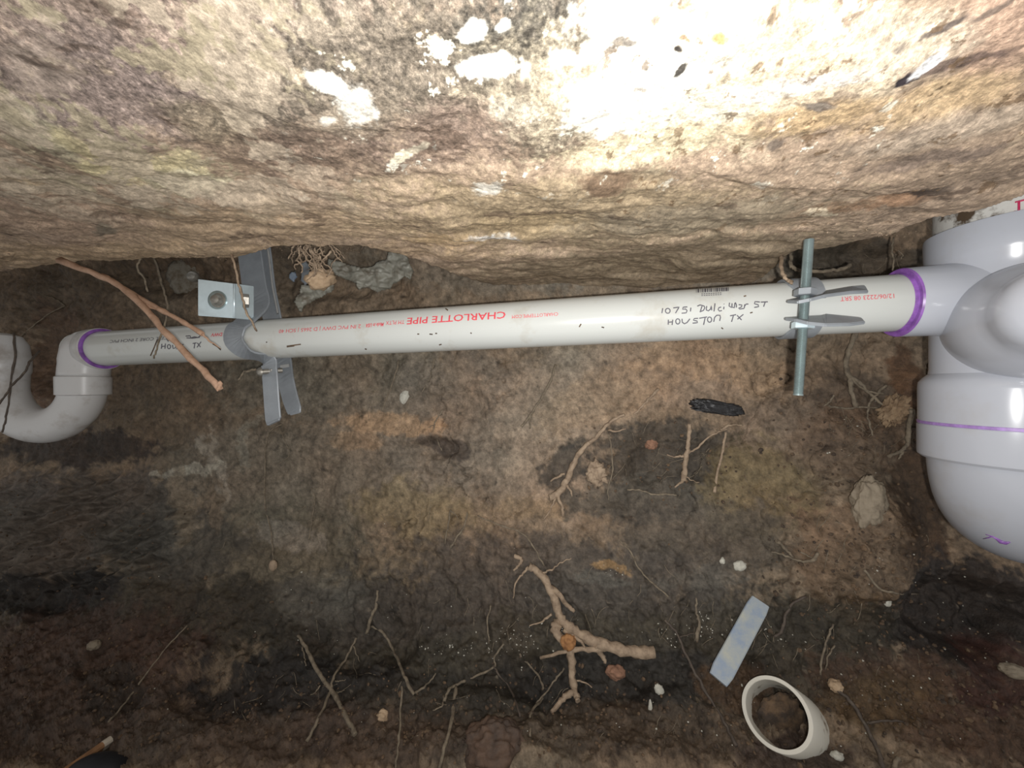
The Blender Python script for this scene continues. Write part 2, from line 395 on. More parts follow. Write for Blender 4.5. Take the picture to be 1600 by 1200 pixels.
col = np.zeros(U.shape + (4,)); col[..., :3] = lin((124, 107, 88)); col[..., 3] = 0
wn = (.55 * fbm(base, 16, 5, .7, 12.0) + .5 * fbm(base, 60, 4, .7, 2.0), fbm(base, 12, 5, .65, 31.0) * 1.6, fbm(base, 12, 5, .65, 37.0) * 1.3)
BLK = (51, 46, 38); DBR = (78, 62, 51); OCH = (157, 132, 105); GRN = (101, 96, 82); GRY = (104, 97, 88)
TAN = (144, 126, 107); RUST = (91, 66, 46); CHARC = (42, 38, 35)
items = [
 (300, 640, 240, 110, 0, (106, 91, 74), .8, .5, None),
 (560, 590, 230, 60, 0, (108, 101, 88), .7, .5, None),
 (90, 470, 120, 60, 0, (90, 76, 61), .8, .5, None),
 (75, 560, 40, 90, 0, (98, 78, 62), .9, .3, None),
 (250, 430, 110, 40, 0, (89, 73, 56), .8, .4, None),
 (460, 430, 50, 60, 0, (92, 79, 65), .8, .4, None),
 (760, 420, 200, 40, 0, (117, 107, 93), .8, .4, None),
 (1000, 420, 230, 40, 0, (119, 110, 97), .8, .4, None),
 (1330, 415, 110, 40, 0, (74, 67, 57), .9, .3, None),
 (500, 740, 220, 90, 0, (113, 102, 88), .8, .5, None),
 (770, 660, 200, 120, 0, (119, 108, 95), .7, .5, None),
 (860, 690, 90, 130, 12, TAN, .75, .35, None),
 (1000, 590, 210, 60, -6, TAN, .85, .4, None),
 (1080, 560, 110, 26, 0, OCH, .6, .4, None),
 (1190, 585, 50, 35, 0, OCH, .7, .4, None),
 (950, 620, 120, 40, -18, OCH, .45, .4, None),
 (1240, 670, 90, 50, 0, (126, 110, 94), .7, .4, None),
 (610, 664, 70, 20, 4, OCH, .85, .25, None),
 (560, 690, 40, 16, 10, OCH, .6, .3, None),
 (690, 700, 60, 18, 4, (66, 57, 50), .8, .3, None),
 (650, 800, 90, 45, 8, (125, 109, 82), .75, .4, None),
 (820, 790, 60, 20, 0, (130, 110, 84), .6, .4, None),
 (640, 890, 90, 50, 0, (111, 97, 77), .7, .5, None),
 (430, 880, 150, 90, 0, (95, 87, 72), .8, .5, None),
 (1050, 720, 140, 62, 4, (66, 60, 52), .9, .25, None),
 (1010, 780, 130, 34, 0, (83, 77, 68), .85, .3, None),
 (880, 722, 42, 24, -30, (60, 56, 50), .8, .3, None),
 (1180, 770, 90, 80, 10, (110, 96, 70), .85, .35, None),
 (1100, 840, 160, 60, 0, (81, 74, 65), .8, .4, None),
 (1350, 640, 90, 60, 0, (82, 72, 61), .8, .4, None),
 (1260, 650, 60, 30, 0, (104, 91, 77), .6, .4, None),
 (1425, 590, 32, 60, 0, RUST, .9, .3, None),
 (900, 1010, 620, 120, 2, (62, 56, 46), .95, .3, None),
 (880, 900, 300, 60, 4, (80, 72, 64), .85, .35, None),
 (560, 960, 200, 50, 0, (72, 64, 56), .8, .35, None),
 (230, 960, 260, 70, 0, (58, 52, 42), .85, .35, None),
 (100, 830, 200, 90, -10, (91, 83, 75), .9, .3, None),
 (260, 850, 120, 60, 0, (83, 76, 67), .8, .35, None),
 (120, 700, 120, 30, 0, (56, 46, 39), .9, .3, None),
 (85, 930, 110, 36, -8, CHARC, .9, .3, None),
 (50, 760, 60, 26, 0, (92, 83, 76), .6, .4, None),
 (100, 1060, 230, 110, -10, (78, 60, 50), .9, .35, None),
 (300, 1130, 260, 70, 0, (86, 72, 62), .85, .35, None),
 (170, 1080, 60, 40, 0, (50, 43, 36), .8, .3, None),
 (480, 1070, 190, 50, 0, CHARC, .9, .35, None),
 (620, 1150, 180, 50, 0, (78, 64, 54), .8, .35, None),
 (760, 1090, 200, 40, 0, (53, 47, 39), .8, .4, None),
 (1000, 1060, 220, 50, 0, CHARC, .75, .4, None),
 (1000, 1150, 260, 50, 0, (77, 64, 52), .8, .35, None),
 (1150, 1070, 60, 40, 0, (87, 66, 47), .8, .35, None),
 (1330, 860, 100, 110, 0, (112, 92, 73), .95, .3, None),
 (1320, 700, 80, 60, 0, (101, 84, 68), .8, .35, None),
 (1440, 790, 70, 130, 0, (71, 54, 39), .95, .3, None),
 (1340, 940, 90, 30, 0, (117, 92, 66), .7, .35, None),
 (1510, 960, 140, 90, 0, (46, 41, 38), .95, .25, None),
 (1300, 990, 130, 60, 0, (60, 54, 44), .85, .35, None),
 (1480, 1110, 200, 70, 20, (79, 60, 47), .85, .35, None),
 (1380, 1100, 80, 50, 0, (84, 67, 44), .7, .4, None),
 (1560, 1060, 60, 60, 0, (62, 38, 31), .8, .3, None),
 (1240, 1180, 100, 40, 0, (65, 51, 45), .8, .35, None),
 (1100, 900, 90, 16, -6, (106, 100, 90), .35, .4, None),
 (940, 905, 40, 10, 8, (102, 97, 88), .6, .4, None),
 (960, 885, 26, 8, 10, (152, 121, 83), .8, .3, None),
 (500, 930, 60, 40, 0, (105, 99, 89), .5, .4, None),
 (450, 840, 60, 22, 14, (137, 126, 113), .6, .3, None),
 (340, 730, 8, 60, -6, (151, 140, 125), .7, .3, None),
 (300, 735, 50, 6, -4, (167, 157, 140), .8, .3, None),
 (285, 790, 16, 60, 0, (133, 116, 96), .7, .3, None),
 (330, 790, 16, 40, 0, (121, 104, 85), .6, .3, None),
 (390, 700, 12, 50, 10, (134, 126, 111), .6, .3, None),
]
items = [it[:7] + (it[7] * .6, it[8]) for it in items]
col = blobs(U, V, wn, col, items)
# strata and stain streaks of the clay itself
mott = fbm(base, 26, 5, .65, 50.0)
mott = mott + .7 * fbm(base, 85, 4, .75, 54.0) + .35 * fbm(base, 260, 2, .7, 58.0)
col[..., :3] *= np.clip(1 + .62 * mott[..., None], .3, 2.2)
warm = fbm(base, 6, 3, .5, 70.0)
col[..., 0] *= 1 + .16 * warm; col[..., 2] *= 1 - .10 * warm
# pale roots hairs and grit speck in black clay
speck = sstep(.42, .55, fbm(base, 95, 3, .6, 80.0)) * .5
col[..., :3] += (np.array(lin((150, 138, 120))) - col[..., :3]) * (speck * (.25 + .5 * lowness))[..., None]
dk = sstep(.30, .5, fbm(base, 60, 3, .6, 85.0)) * .5
col[..., :3] *= 1 - dk[..., None]
col[..., :3] = np.clip(col[..., :3], .004, .9)
split = int(np.argmin(np.abs(pf[:, 1] + .395)))
me = mesh_grid('wall_back', pos[:split + 1], col[:split + 1]); WALL = put('wall_back', me, M_WALL); tag(WALL, kind='structure')
me = mesh_grid('floor', pos[split:], col[split:]); FLOOR = put('floor', me, M_FLOOR); tag(FLOOR, kind='structure')

# ------------------------------------------------------------------ concrete footing overhead
def zb(x): return .160 - .04 * x
edge_px = [(-400, 440), (-150, 428), (0, 424), (60, 416), (100, 412), (200, 404), (300, 403), (340, 404), (372, 403), (395, 396), (430, 388), (500, 385), (560, 386), (600, 392), (640, 402),
           (700, 424), (760, 442), (860, 452), (1000, 454), (1120, 450), (1180, 442), (1205, 425), (1225, 398), (1250, 388), (1300, 388), (1380, 370), (1420, 358), (1452, 346),
           (1520, 334), (1600, 312), (1700, 288), (1900, 250)]
NR = 520
au = np.concatenate([np.linspace(-3.2, -1.72, 60, endpoint=False), np.linspace(-1.72, 1.6, 1200, endpoint=False), np.linspace(1.6, 2.4, 40)])
eu = 800 + F * au
ev = np.interp(eu, [p[0] for p in edge_px], [p[1] for p in edge_px])
ker = np.ones(15) / 15; ev = np.convolve(np.pad(ev, 7, mode='edge'), ker, 'valid')
edge_pts = np.stack([au * .6, np.zeros_like(au), np.zeros_like(au)], -1)
ev = ev + 7 * fbm(edge_pts, 22, 5, .65, 4.0) + 3 * np.clip(fbm(edge_pts, 90, 3, .6, 14.0), 0, 1)
# z = .16 - .04 a y ; (600-ev)/600 = z / y
ye = .160 / ((600 - ev) / F + .04 * au)
rows_back = 40
def ymap(y): return .5 * (y + np.sqrt(y * y + .02 ** 2 * 4)) if False else np.maximum(y, .13)
R = np.arange(rows_back + NR)
Ac, Rc = np.meshgrid(au, R)
Ye = np.broadcast_to(ye, Ac.shape)
tb = np.clip(Rc / rows_back, 0, 1)            # 0 = top of back face, 1 = edge
q = np.clip((Rc - rows_back) / (NR - 1), 0, 1)
ynear = -.12
# rows spaced evenly as seen from the tunnel: geometric in y down to .12, then linear
ys = np.where(q < .93, Ye * (.13 / Ye) ** (q / .93), .13 + (q - .93) / .07 * (ynear - .13))
yc = np.where(Rc < rows_back, Ye + .004 * np.sin(tb * 3.1), ys)
xc = Ac * np.maximum(np.where(Rc < rows_back, Ye, yc), .13)
k_ = .05
zc = zb(np.clip(xc, -1.1, .6)) + k_ * np.log1p(np.exp(np.clip((.19 - yc) / k_, -30, 30))) * .75 * (yc > -.5)
zc = np.where(Rc < rows_back, zb(np.clip(xc, -1.1, .6)) + .002 + (1 - tb) ** 1.2 * .34, zc)
cb = np.stack([xc, yc, zc], -1)
Uc = 800 + F * xc / np.maximum(yc, .05); Vc = 600 - F * zc / np.maximum(yc, .05)
under = (Rc >= rows_back)
fade = np.where(under, np.clip((Rc - rows_back) / 25, 0, 1), 0)
hb = .013 * fbm(cb, 7, 3, .5, 2.0) + .0032 * fbm(cb, 24, 4, .5, 6.0) + .0012 * fbm(cb, 95, 4, .6, 9.0) + .0007 * fbm(cb, 330, 3, .6, 19.0)
st = fbm(cb, 26, 4, .6, 29.0, (.45, 1.7, 1.0))
hb += .0026 * st * sstep(150, 330, Vc)
led = fbm(cb, 11, 3, .5, 39.0, (.6, 1.4, 1)) * 4
hb += .0028 * np.tanh(2.5 * led)
zc2 = cb[..., 2] + hb * (.35 + .65 * fade) * np.clip(yc / .35, .35, 1.0)
xb = cb[..., 0]; yb = cb[..., 1] + np.where(under, 0, .010 * fbm(cb, 30, 4, .6, 3.0))
cpos = np.stack([xb, yb, zc2], -1)
cc = np.zeros(Uc.shape + (4,)); cc[..., :3] = lin((176, 154, 132)); cc[..., 3] = .35
wc = (.55 * fbm(cb, 22, 5, .7, 12.0) + .55 * fbm(cb, 90, 4, .7, 2.0) + .3 * fbm(cb, 300, 3, .6, 8.0), fbm(cb, 18, 5, .7, 31.0) * 1.3, fbm(cb, 18, 5, .7, 37.0))
WHT = (244, 240, 228)
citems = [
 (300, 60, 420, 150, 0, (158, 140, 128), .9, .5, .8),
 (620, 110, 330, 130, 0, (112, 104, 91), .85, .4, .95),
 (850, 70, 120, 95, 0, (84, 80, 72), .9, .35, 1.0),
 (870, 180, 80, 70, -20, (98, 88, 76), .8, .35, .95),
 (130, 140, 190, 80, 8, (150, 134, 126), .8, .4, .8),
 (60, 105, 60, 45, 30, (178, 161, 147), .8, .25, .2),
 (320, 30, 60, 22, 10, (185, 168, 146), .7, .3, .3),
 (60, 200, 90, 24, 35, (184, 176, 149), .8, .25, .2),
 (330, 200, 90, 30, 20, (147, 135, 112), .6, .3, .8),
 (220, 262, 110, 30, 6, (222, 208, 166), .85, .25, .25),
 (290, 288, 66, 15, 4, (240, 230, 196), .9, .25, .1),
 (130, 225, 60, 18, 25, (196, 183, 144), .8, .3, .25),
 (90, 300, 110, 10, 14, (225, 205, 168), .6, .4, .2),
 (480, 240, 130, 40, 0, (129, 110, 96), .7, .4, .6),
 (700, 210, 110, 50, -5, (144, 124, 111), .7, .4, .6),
 (400, 350, 420, 30, 0, (186, 162, 134), .85, .4, .2),  # lower band lightened in colour to make up for weak grazing light
 (60, 340, 160, 40, 8, (178, 154, 134), .85, .4, .3),  # left part of that band, paled against the flash falloff
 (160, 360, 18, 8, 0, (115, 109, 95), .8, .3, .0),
 (200, 400, 260, 22, 0, (196, 170, 138), .7, .4, .1),  # lip of the slab, likewise raised where the flash only grazes
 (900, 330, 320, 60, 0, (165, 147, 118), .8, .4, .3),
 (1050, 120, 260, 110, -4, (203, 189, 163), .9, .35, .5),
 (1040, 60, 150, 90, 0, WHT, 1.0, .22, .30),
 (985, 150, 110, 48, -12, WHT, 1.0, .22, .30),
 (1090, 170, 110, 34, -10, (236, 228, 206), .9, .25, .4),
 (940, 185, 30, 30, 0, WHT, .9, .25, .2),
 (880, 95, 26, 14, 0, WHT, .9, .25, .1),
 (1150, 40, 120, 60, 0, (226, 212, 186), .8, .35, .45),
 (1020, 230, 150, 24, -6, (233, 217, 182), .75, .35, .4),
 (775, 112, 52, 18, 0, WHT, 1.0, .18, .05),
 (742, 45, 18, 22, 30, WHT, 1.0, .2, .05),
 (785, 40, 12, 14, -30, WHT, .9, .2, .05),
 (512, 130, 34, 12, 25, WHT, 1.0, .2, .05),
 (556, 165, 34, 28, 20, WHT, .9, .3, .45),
 (500, 186, 16, 6, 0, WHT, .9, .2, .05),
 (805, 175, 34, 18, 0, (206, 196, 176), .7, .4, .7),
 (640, 243, 28, 8, -25, (236, 226, 200), 1.0, .2, .05),
 (760, 290, 20, 11, 0, (236, 230, 216), .9, .25, .3),
 (760, 373, 60, 4, 1, (236, 236, 232), .9, .25, .2),
 (700, 375, 60, 10, 0, (197, 169, 130), .6, .4, .2),
 (830, 355, 120, 16, 0, (171, 150, 117), .7, .4, .2),
 (1300, 110, 160, 70, -14, (209, 192, 166), .7, .4, .5),
 (1250, 130, 120, 12, -14, (222, 214, 206), .7, .35, .5),
 (1280, 180, 110, 26, -10, (192, 164, 125), .8, .35, .35),
 (1480, 160, 150, 28, -14, (199, 172, 135), .8, .35, .4),
 (1560, 40, 80, 90, 0, (195, 164, 142), .8, .4, .4),
 (1400, 60, 120, 50, 0, (226, 209, 185), .7, .4, .5),
 (1500, 100, 90, 12, -8, (108, 91, 83), .9, .3, .3),
 (1415, 118, 22, 9, -20, (50, 44, 48), 1.0, .2, .1),
 (1450, 97, 34, 7, -32, (214, 212, 210), 1.0, .2, .1),
 (1470, 45, 44, 7, -22, (100, 90, 86), .85, .25, .1),
 (1555, 15, 40, 6, -30, (100, 90, 82), .8, .25, .1),
 (1395, 72, 14, 7, -20, (115, 107, 99), .8, .3, .1),
 (1070, 108, 16, 6, -45, (70, 66, 60), 1.0, .25, .1),
 (975, 75, 22, 9, 0, (115, 107, 97), .95, .25, .4),
 (1063, 75, 7, 5, 0, (70, 64, 58), 1.0, .25, .1),
 (1074, 58, 10, 5, 10, (140, 116, 87), .9, .25, .1),
 (1130, 50, 12, 8, 0, (208, 168, 108), .9, .3, .1),
 (1090, 20, 24, 8, 0, (200, 177, 142), .8, .3, .4),
 (950, 285, 34, 18, 0, (128, 105, 85), .85, .25, .1),
 (1210, 225, 16, 7, -20, (123, 110, 100), .8, .3, .1),
 (1450, 250, 120, 10, -10, (116, 102, 93), .7, .35, .2),
 (1280, 162, 24, 8, 0, (101, 97, 95), .8, .3, .2),
 (1480, 210, 160, 18, -12, (178, 163, 145), .6, .4, .3),
 (1350, 320, 130, 8, -8, (138, 103, 75), .7, .3, .1),
 (1445, 300, 50, 5, -6, (66, 56, 50), .9, .25, .1),
 (1100, 340, 200, 26, -6, (149, 136, 116), .8, .4, .2),
 (1150, 400, 260, 30, -4, (139, 125, 104), .8, .4, .1),
 (980, 430, 260, 26, 0, (146, 131, 109), .8, .4, .1),
 (1285, 334, 24, 4, 0, (206, 190, 164), 1.0, .2, .0),
 (1550, 290, 100, 16, -12, (149, 131, 114), .7, .4, .2),
 (560, 395, 200, 10, 0, (169, 146, 118), .6, .4, .1),
]
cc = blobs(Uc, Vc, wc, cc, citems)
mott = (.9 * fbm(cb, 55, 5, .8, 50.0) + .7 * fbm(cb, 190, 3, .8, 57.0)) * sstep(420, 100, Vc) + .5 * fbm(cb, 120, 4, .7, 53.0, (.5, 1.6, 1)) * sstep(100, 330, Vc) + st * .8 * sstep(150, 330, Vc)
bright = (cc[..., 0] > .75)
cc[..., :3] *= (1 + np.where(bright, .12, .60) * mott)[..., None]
pl = sstep(.22, .5, fbm(cb, 30, 5, .7, 77.0, (1, 1.2, 1))) * .45 * (1 - bright)
cc[..., :3] += (np.array(lin((186, 168, 140))) - cc[..., :3]) * pl[..., None]
# flakes of paler skin, pits and whitewash flecks in the concrete itself
fl = fbm(cb, 13, 5, .72, 101.0); lw = sstep(700, 300, Uc) * sstep(380, 300, Vc)
m_ = sstep(.05, .085, fl) * .8 * lw
cc[..., :3] += (np.array(lin((200, 184, 162))) - cc[..., :3]) * m_[..., None]; cc[..., 3] *= 1 - .7 * m_
m_ = sstep(.16, .20, fbm(cb, 17, 5, .75, 111.0)) * .8 * lw
cc[..., :3] += (np.array(lin((172, 160, 134))) - cc[..., :3]) * m_[..., None]; cc[..., 3] *= 1 - .7 * m_
near = sstep(420, 520, Uc) * sstep(1500, 1350, Uc) * sstep(330, 250, Vc)
m_ = sstep(.27, .31, fbm(cb, 42, 5, .75, 121.0)) * near * .95
cc[..., :3] += (np.array(lin((236, 230, 212))) - cc[..., :3]) * m_[..., None]; cc[..., 3] *= 1 - .8 * m_
m_ = sstep(.24, .30, fbm(cb, 70, 5, .7, 131.0)) * sstep(860, 960, Uc) * sstep(420, 330, Vc) * .75
cc[..., :3] += (np.array(lin((112, 90, 66))) - cc[..., :3]) * m_[..., None]
m_ = sstep(.25, .30, fbm(cb, 20, 5, .72, 141.0, (.6, 1.3, 1))) * .6
cc[..., :3] += (np.array(lin((90, 74, 62))) - cc[..., :3]) * m_[..., None]
cc[..., :3] = np.clip(cc[..., :3], .006, .93)
back = 1 - under
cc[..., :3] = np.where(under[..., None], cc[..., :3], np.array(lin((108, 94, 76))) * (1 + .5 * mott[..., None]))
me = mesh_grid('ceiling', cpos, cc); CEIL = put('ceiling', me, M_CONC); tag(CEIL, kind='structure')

# ------------------------------------------------------------------ rays onto the built earth
def bvh_of(arr, step=1):
    n, m = arr.shape[:2]; a = arr[::step, ::step]; n, m = a.shape[:2]
    idx = np.arange(n * m).reshape(n, m)
    qd = np.stack([idx[:-1, :-1], idx[:-1, 1:], idx[1:, 1:], idx[1:, :-1]], -1).reshape(-1, 4)
    return BVHTree.FromPolygons(a.reshape(-1, 3).tolist(), qd.tolist())
BW = bvh_of(pos, 2); BC = bvh_of(cpos, 2)
def ray(u, v): return Vector(((u - 800) / F, 1, (600 - v) / F)).normalized()
def hit(u, v, lift=0.0, ceil=True):
    d = ray(u, v); best = None
    for B in ((BW, BC) if ceil else (BW,)):
        h = B.ray_cast(Vector((0, 0, 0)), d)
        if h[0] is not None and (best is None or h[3] < best[3]): best = h
    if best is None: return d * .7
    return best[0] - d * lift

# ------------------------------------------------------------------ the long drain pipe
PA = P(160, 545.2, .679); PB = P(1390, 474.2, .414)
AX = (PB - PA).normalized(); RP = .0302
n_up = (Vector((0, 0, 1)) - AX * AX.z).normalized(); n_fr = AX.cross(n_up); n_fr = n_fr if n_fr.y < 0 else -n_fr
def axis_at(u):                              # point of the pipe's axis on the column u
    a = (u - 800) / F
    s = (a * PA.y - PA.x) / (AX.x - a * AX.y); return PA + AX * s
def pipe_hit(u, v, r=RP):                    # where the line of sight meets the pipe
    d = ray(u, v); o = -PA
    dp = d - AX * d.dot(AX); op = o - AX * o.dot(AX)
    a = dp.dot(dp); b = 2 * dp.dot(op); c = op.dot(op) - r * r
    disc = max(0, b * b - 4 * a * c); t = (-b - math.sqrt(disc)) / (2 * a)
    p = d * t; s = (p - PA).dot(AX); q = (p - PA) - AX * s
    return s, math.atan2(q.dot(n_up), q.dot(n_fr)), p
def cyl(s, th, r): return PA + AX * s + (n_fr * math.cos(th) + n_up * math.sin(th)) * r

s0 = (axis_at(128) - PA).dot(AX); s1 = (axis_at(1440) - PA).dot(AX)
PIPE = empty('drain_pipe', PA.lerp(PB, .5), 'long off-white plastic pipe crossing the dug hole, with red print and a handwritten address', 'pipe')
me = lathe_mesh(PA, AX, [(s0, RP - .004)] + [(s0 + (s1 - s0) * i / 24, RP) for i in range(25)] + [(s1, RP - .004)], 96)
child('barrel', me, M_PIPE, PIPE)

def text_on_pipe(body, u0, u1, v_mid, h_px, name, mat, flip=True, bold=0.0, shear=0.0):
    """print wrapped on the pipe between columns u0 and u1 (u0 left end in the photo)"""
    cu = bpy.data.curves.new('t', 'FONT'); cu.body = body; cu.size = 1; cu.resolution_u = 2; cu.offset = bold; cu.shear = shear
    to = bpy.data.objects.new('t', cu); COL.objects.link(to)
    dg = bpy.context.evaluated_depsgraph_get(); dg.update()
    tm = bpy.data.meshes.new_from_object(to.evaluated_get(dg))
    bpy.data.objects.remove(to); bpy.data.curves.remove(cu)
    bmt = bmesh.new(); bmt.from_mesh(tm); bmesh.ops.triangulate(bmt, faces=list(bmt.faces))
    for k_cut in range(1, 8):
        bmesh.ops.bisect_plane(bmt, geom=list(bmt.verts) + list(bmt.edges) + list(bmt.faces), plane_co=(0, .1 * k_cut - .02, 0), plane_no=(0, 1, 0))
    bmt.to_mesh(tm); bmt.free()
    xs = [v.co.x for v in tm.vertices]; ysv = [v.co.y for v in tm.vertices]
    x0, x1, y0, y1 = min(xs), max(xs), 0, .7
    sa, th0, pa = pipe_hit(u0, v_mid - (u0 - (u0 + u1) / 2) * .0577)
    sb, th1, pb = pipe_hit(u1, v_mid - (u1 - (u0 + u1) / 2) * .0577)
    thc = (th0 + th1) / 2; ym = (pa.y + pb.y) / 2
    hh = h_px * ym / F / RP                   # angle height
    for v in tm.vertices:
        fx = (v.co.x - x0) / (x1 - x0); fy = (v.co.y - .35) / .7
        if flip: s = sb + (sa - sb) * fx; th = thc - fy * hh
        else: s = sa + (sb - sa) * fx; th = thc + fy * hh
        v.co = cyl(s, th, RP + .0003)
    return tm

def join_meshes(ms):
    bm = bmesh.new()
    for m in ms: bm.from_mesh(m)
    out = bpy.data.meshes.new('m'); bm.to_mesh(out); bm.free(); return out

lbl = child('maker_print', text_on_pipe('CHARLOTTE PIPE', 636, 790, 497, 11.5, 'a', M_RED, True, .012), M_RED, PIPE); lbl['label'] = 'upside-down red lettering on the middle of the pipe'
sm = [text_on_pipe('CHARLOTTEPIPE.COM', 800, 872, 493, 5.5, 'b', M_RED), text_on_pipe('TM PLTX', 603, 632, 504, 6.5, 'c', M_RED),
      text_on_pipe('Made in USA', 572, 600, 508, 6, 'd', M_RED, True, .02, .3), text_on_pipe('2 IN PVC DWV | D 2665 | SCH 40', 436, 564, 514, 6, 'e', M_RED),
      text_on_pipe('NSF PVC DWV', 330, 378, 522, 5.5, 'f', M_RED, True, .015)]
for m_ in sm: child('fine_print', m_, M_RED, PIPE)['label'] = 'small red upside-down print'
child('fine_print', text_on_pipe('CELL CORE 2 INCH PVC', 172, 262, 531, 5, 'h', M_INK), M_INK, PIPE)['label'] = 'faint dark print at the left end'
child('date_print', text_on_pipe('12/06/2223 08 SRT', 1313, 1397, 465, 7, 'g', M_RED), M_RED, PIPE)['label'] = 'red upside-down date code at the right end'

def ribbon_on_pipe(polys, wpx, rad_off=.0003, step=2.0):
    bm = bmesh.new()
    for poly in polys:
        pts = []
        for i in range(len(poly) - 1):
            (u0_, v0_), (u1_, v1_) = poly[i], poly[i + 1]
            L_ = math.hypot(u1_ - u0_, v1_ - v0_); k = max(1, int(L_ / step))
            for j in range(k): pts.append((u0_ + (u1_ - u0_) * j / k, v0_ + (v1_ - v0_) * j / k))
        pts.append(poly[-1])
        if len(pts) < 2: pts = [pts[0], (pts[0][0] + .8, pts[0][1] + .5)]
        prev = None
        for i, (u_, v_) in enumerate(pts):
            a_ = pts[max(i - 1, 0)]; b_ = pts[min(i + 1, len(pts) - 1)]
            dx, dy_ = b_[0] - a_[0], b_[1] - a_[1]; L_ = math.hypot(dx, dy_) or 1
            px, py = -dy_ / L_ * wpx / 2, dx / L_ * wpx / 2
            l = pipe_hit(u_ + px, v_ + py, RP + rad_off)[2]; r = pipe_hit(u_ - px, v_ - py, RP + rad_off)[2]
            cur = (bm.verts.new(l), bm.verts.new(r))
            if prev: bm.faces.new((prev[0], prev[1], cur[1], cur[0]))
            prev = cur
    m = bpy.data.meshes.new('m'); bm.to_mesh(m); bm.free(); return m

def zpx(lst, ox=1010, oy=430, s=7.2727): return [[(ox + a / s, oy + b / s) for a, b in poly] for poly in lst]
def arc(cx, cy, rx, ry, a0, a1, n=12): return [(cx + rx * math.cos(math.radians(a0 + (a1 - a0) * i / n)), cy + ry * math.sin(math.radians(a0 + (a1 - a0) * i / n))) for i in range(n + 1)]
hand = zpx([
 [(186, 375), (176, 432)],                                        # 1
 arc(243, 405, 27, 28, -60, 300),                                 # 0
 [(305, 372), (372, 362), (330, 432)],                            # 7
 [(465, 360), (418, 364), (412, 388), (445, 384), (463, 402), (452, 428), (400, 432)],   # 5
 [(506, 368), (500, 412)],                                        # 1
 [(632, 352), (612, 415)], [(578, 352), (610, 338), (655, 350), (664, 372), (648, 400), (606, 418)],   # D
 [(685, 350), (680, 395), (705, 405), (728, 385), (738, 348), (742, 400)],  # u
 [(780, 320), (768, 412)],                                        # l
 [(850, 362), (825, 368), (815, 390), (830, 408), (858, 402)],    # c
 [(882, 358), (878, 388)], [(880, 325), (884, 330)],               # i
 [(945, 312), (940, 350), (968, 368), (975, 318), (972, 362), (1000, 370), (1005, 318), (1012, 312), (1024, 340), (1022, 368)],  # M
 [(1048, 335), (1085, 338), (1082, 360), (1048, 375), (1060, 385), (1110, 378)],  # a
 [(1118, 330), (1112, 375)], [(1114, 350), (1135, 328), (1160, 328)],   # r
 [(1290, 305), (1235, 300), (1228, 325), (1270, 335), (1275, 358), (1225, 366)],  # S
 [(1300, 306), (1380, 302)], [(1350, 305), (1332, 358)],          # T
 [(250, 505), (248, 562)], [(300, 505), (292, 565)], [(250, 535), (296, 530)],    # H
 arc(357, 525, 24, 30, -70, 290),                                  # O
 [(405, 495), (408, 535), (432, 552), (462, 538), (495, 495)],     # U
 [(588, 490), (545, 492), (535, 512), (575, 520), (580, 540), (525, 545)],        # S
 [(600, 490), (690, 474)], [(668, 480), (650, 565)],              # T
 arc(718, 505, 24, 30, -70, 290),                                  # O
 [(765, 530), (775, 480), (800, 455), (835, 455), (842, 480), (832, 520)],        # n
 [(950, 462), (1020, 448)], [(990, 455), (968, 530)],             # T
 [(1030, 455), (1082, 510)], [(1102, 445), (1035, 500)],          # X
])
child('handwriting', ribbon_on_pipe(hand, 1.7), M_INK, PIPE)['label'] = 'black handwritten address in marker'
hl = zpx([
 [(265, 172), (262, 200)], [(285, 170), (282, 200)], [(264, 188), (283, 184)], arc(305, 188, 9, 12, 0, 360), [(325, 178), (328, 198), (342, 195), (344, 176)],
 [(362, 178), (348, 180), (348, 188), (362, 190), (360, 198), (346, 200)], [(368, 178), (388, 175)], [(378, 177), (376, 200)],
 [(440, 170), (462, 166)], [(452, 168), (448, 198)], [(466, 166), (484, 190)], [(488, 160), (464, 192)],
 [(290, 140), (300, 158), (312, 140)], [(322, 138), (340, 138)], [(296, 130), (310, 128)], [(400, 128), (425, 126), (430, 138), (450, 132), (470, 136), (486, 124)], [(405, 138), (440, 140), (480, 134)],
], 180, 490, 3.636)
child('handwriting', ribbon_on_pipe(hl, 1.5), M_INK, PIPE)['label'] = 'second smaller handwritten address behind the twig'
bars = []
x = 1088.0; rb = random.Random(3)
while x < 1138:
    wv = rb.choice([.7, .7, 1.2, 1.8]); bars.append(([(x, 457.2 - (x - 1088) * .05), (x, 451.4 - (x - 1088) * .05)], wv)); x += wv + rb.choice([.6, .8, 1.4])
bm_ = []
for p_, wv in bars: bm_.append(ribbon_on_pipe([p_], wv))
for k in range(2):
    yy = 460.2 + 2.6 * k - 1
    for j in range(9): bm_.append(ribbon_on_pipe([[(1096 + j * 3.6, yy - j * .19), (1098.4 + j * 3.6, yy - j * .19 - .1)]], 1.1))
child('barcode', join_meshes(bm_), M_INK, PIPE)
sc = [[(448, 541), (462, 539), (470, 538)], [(448, 542), (460, 540.5)], [(416, 534), (417, 535.5)], [(652, 522), (655, 522)], [(671, 522), (676, 522.5)], [(680, 521), (683, 521)], [(735, 520), (737, 521)], [(905, 511), (908, 506)], [(940, 511), (944, 512)], [(570, 545), (573, 546)],
      [(1162, 463), (1166, 462)], [(1127, 512), (1130, 514)], [(1172, 489), (1176, 488)], [(332, 537), (340, 542), (345, 547)], [(235, 556), (240, 545), (246, 530)], [(700, 485), (696, 482)], [(690, 538), (686, 539)]]
for s_ in sc: child('mud_spot', ribbon_on_pipe([s_], 1.9), M_CRUMB, PIPE)['label'] = 'brown mud fleck'

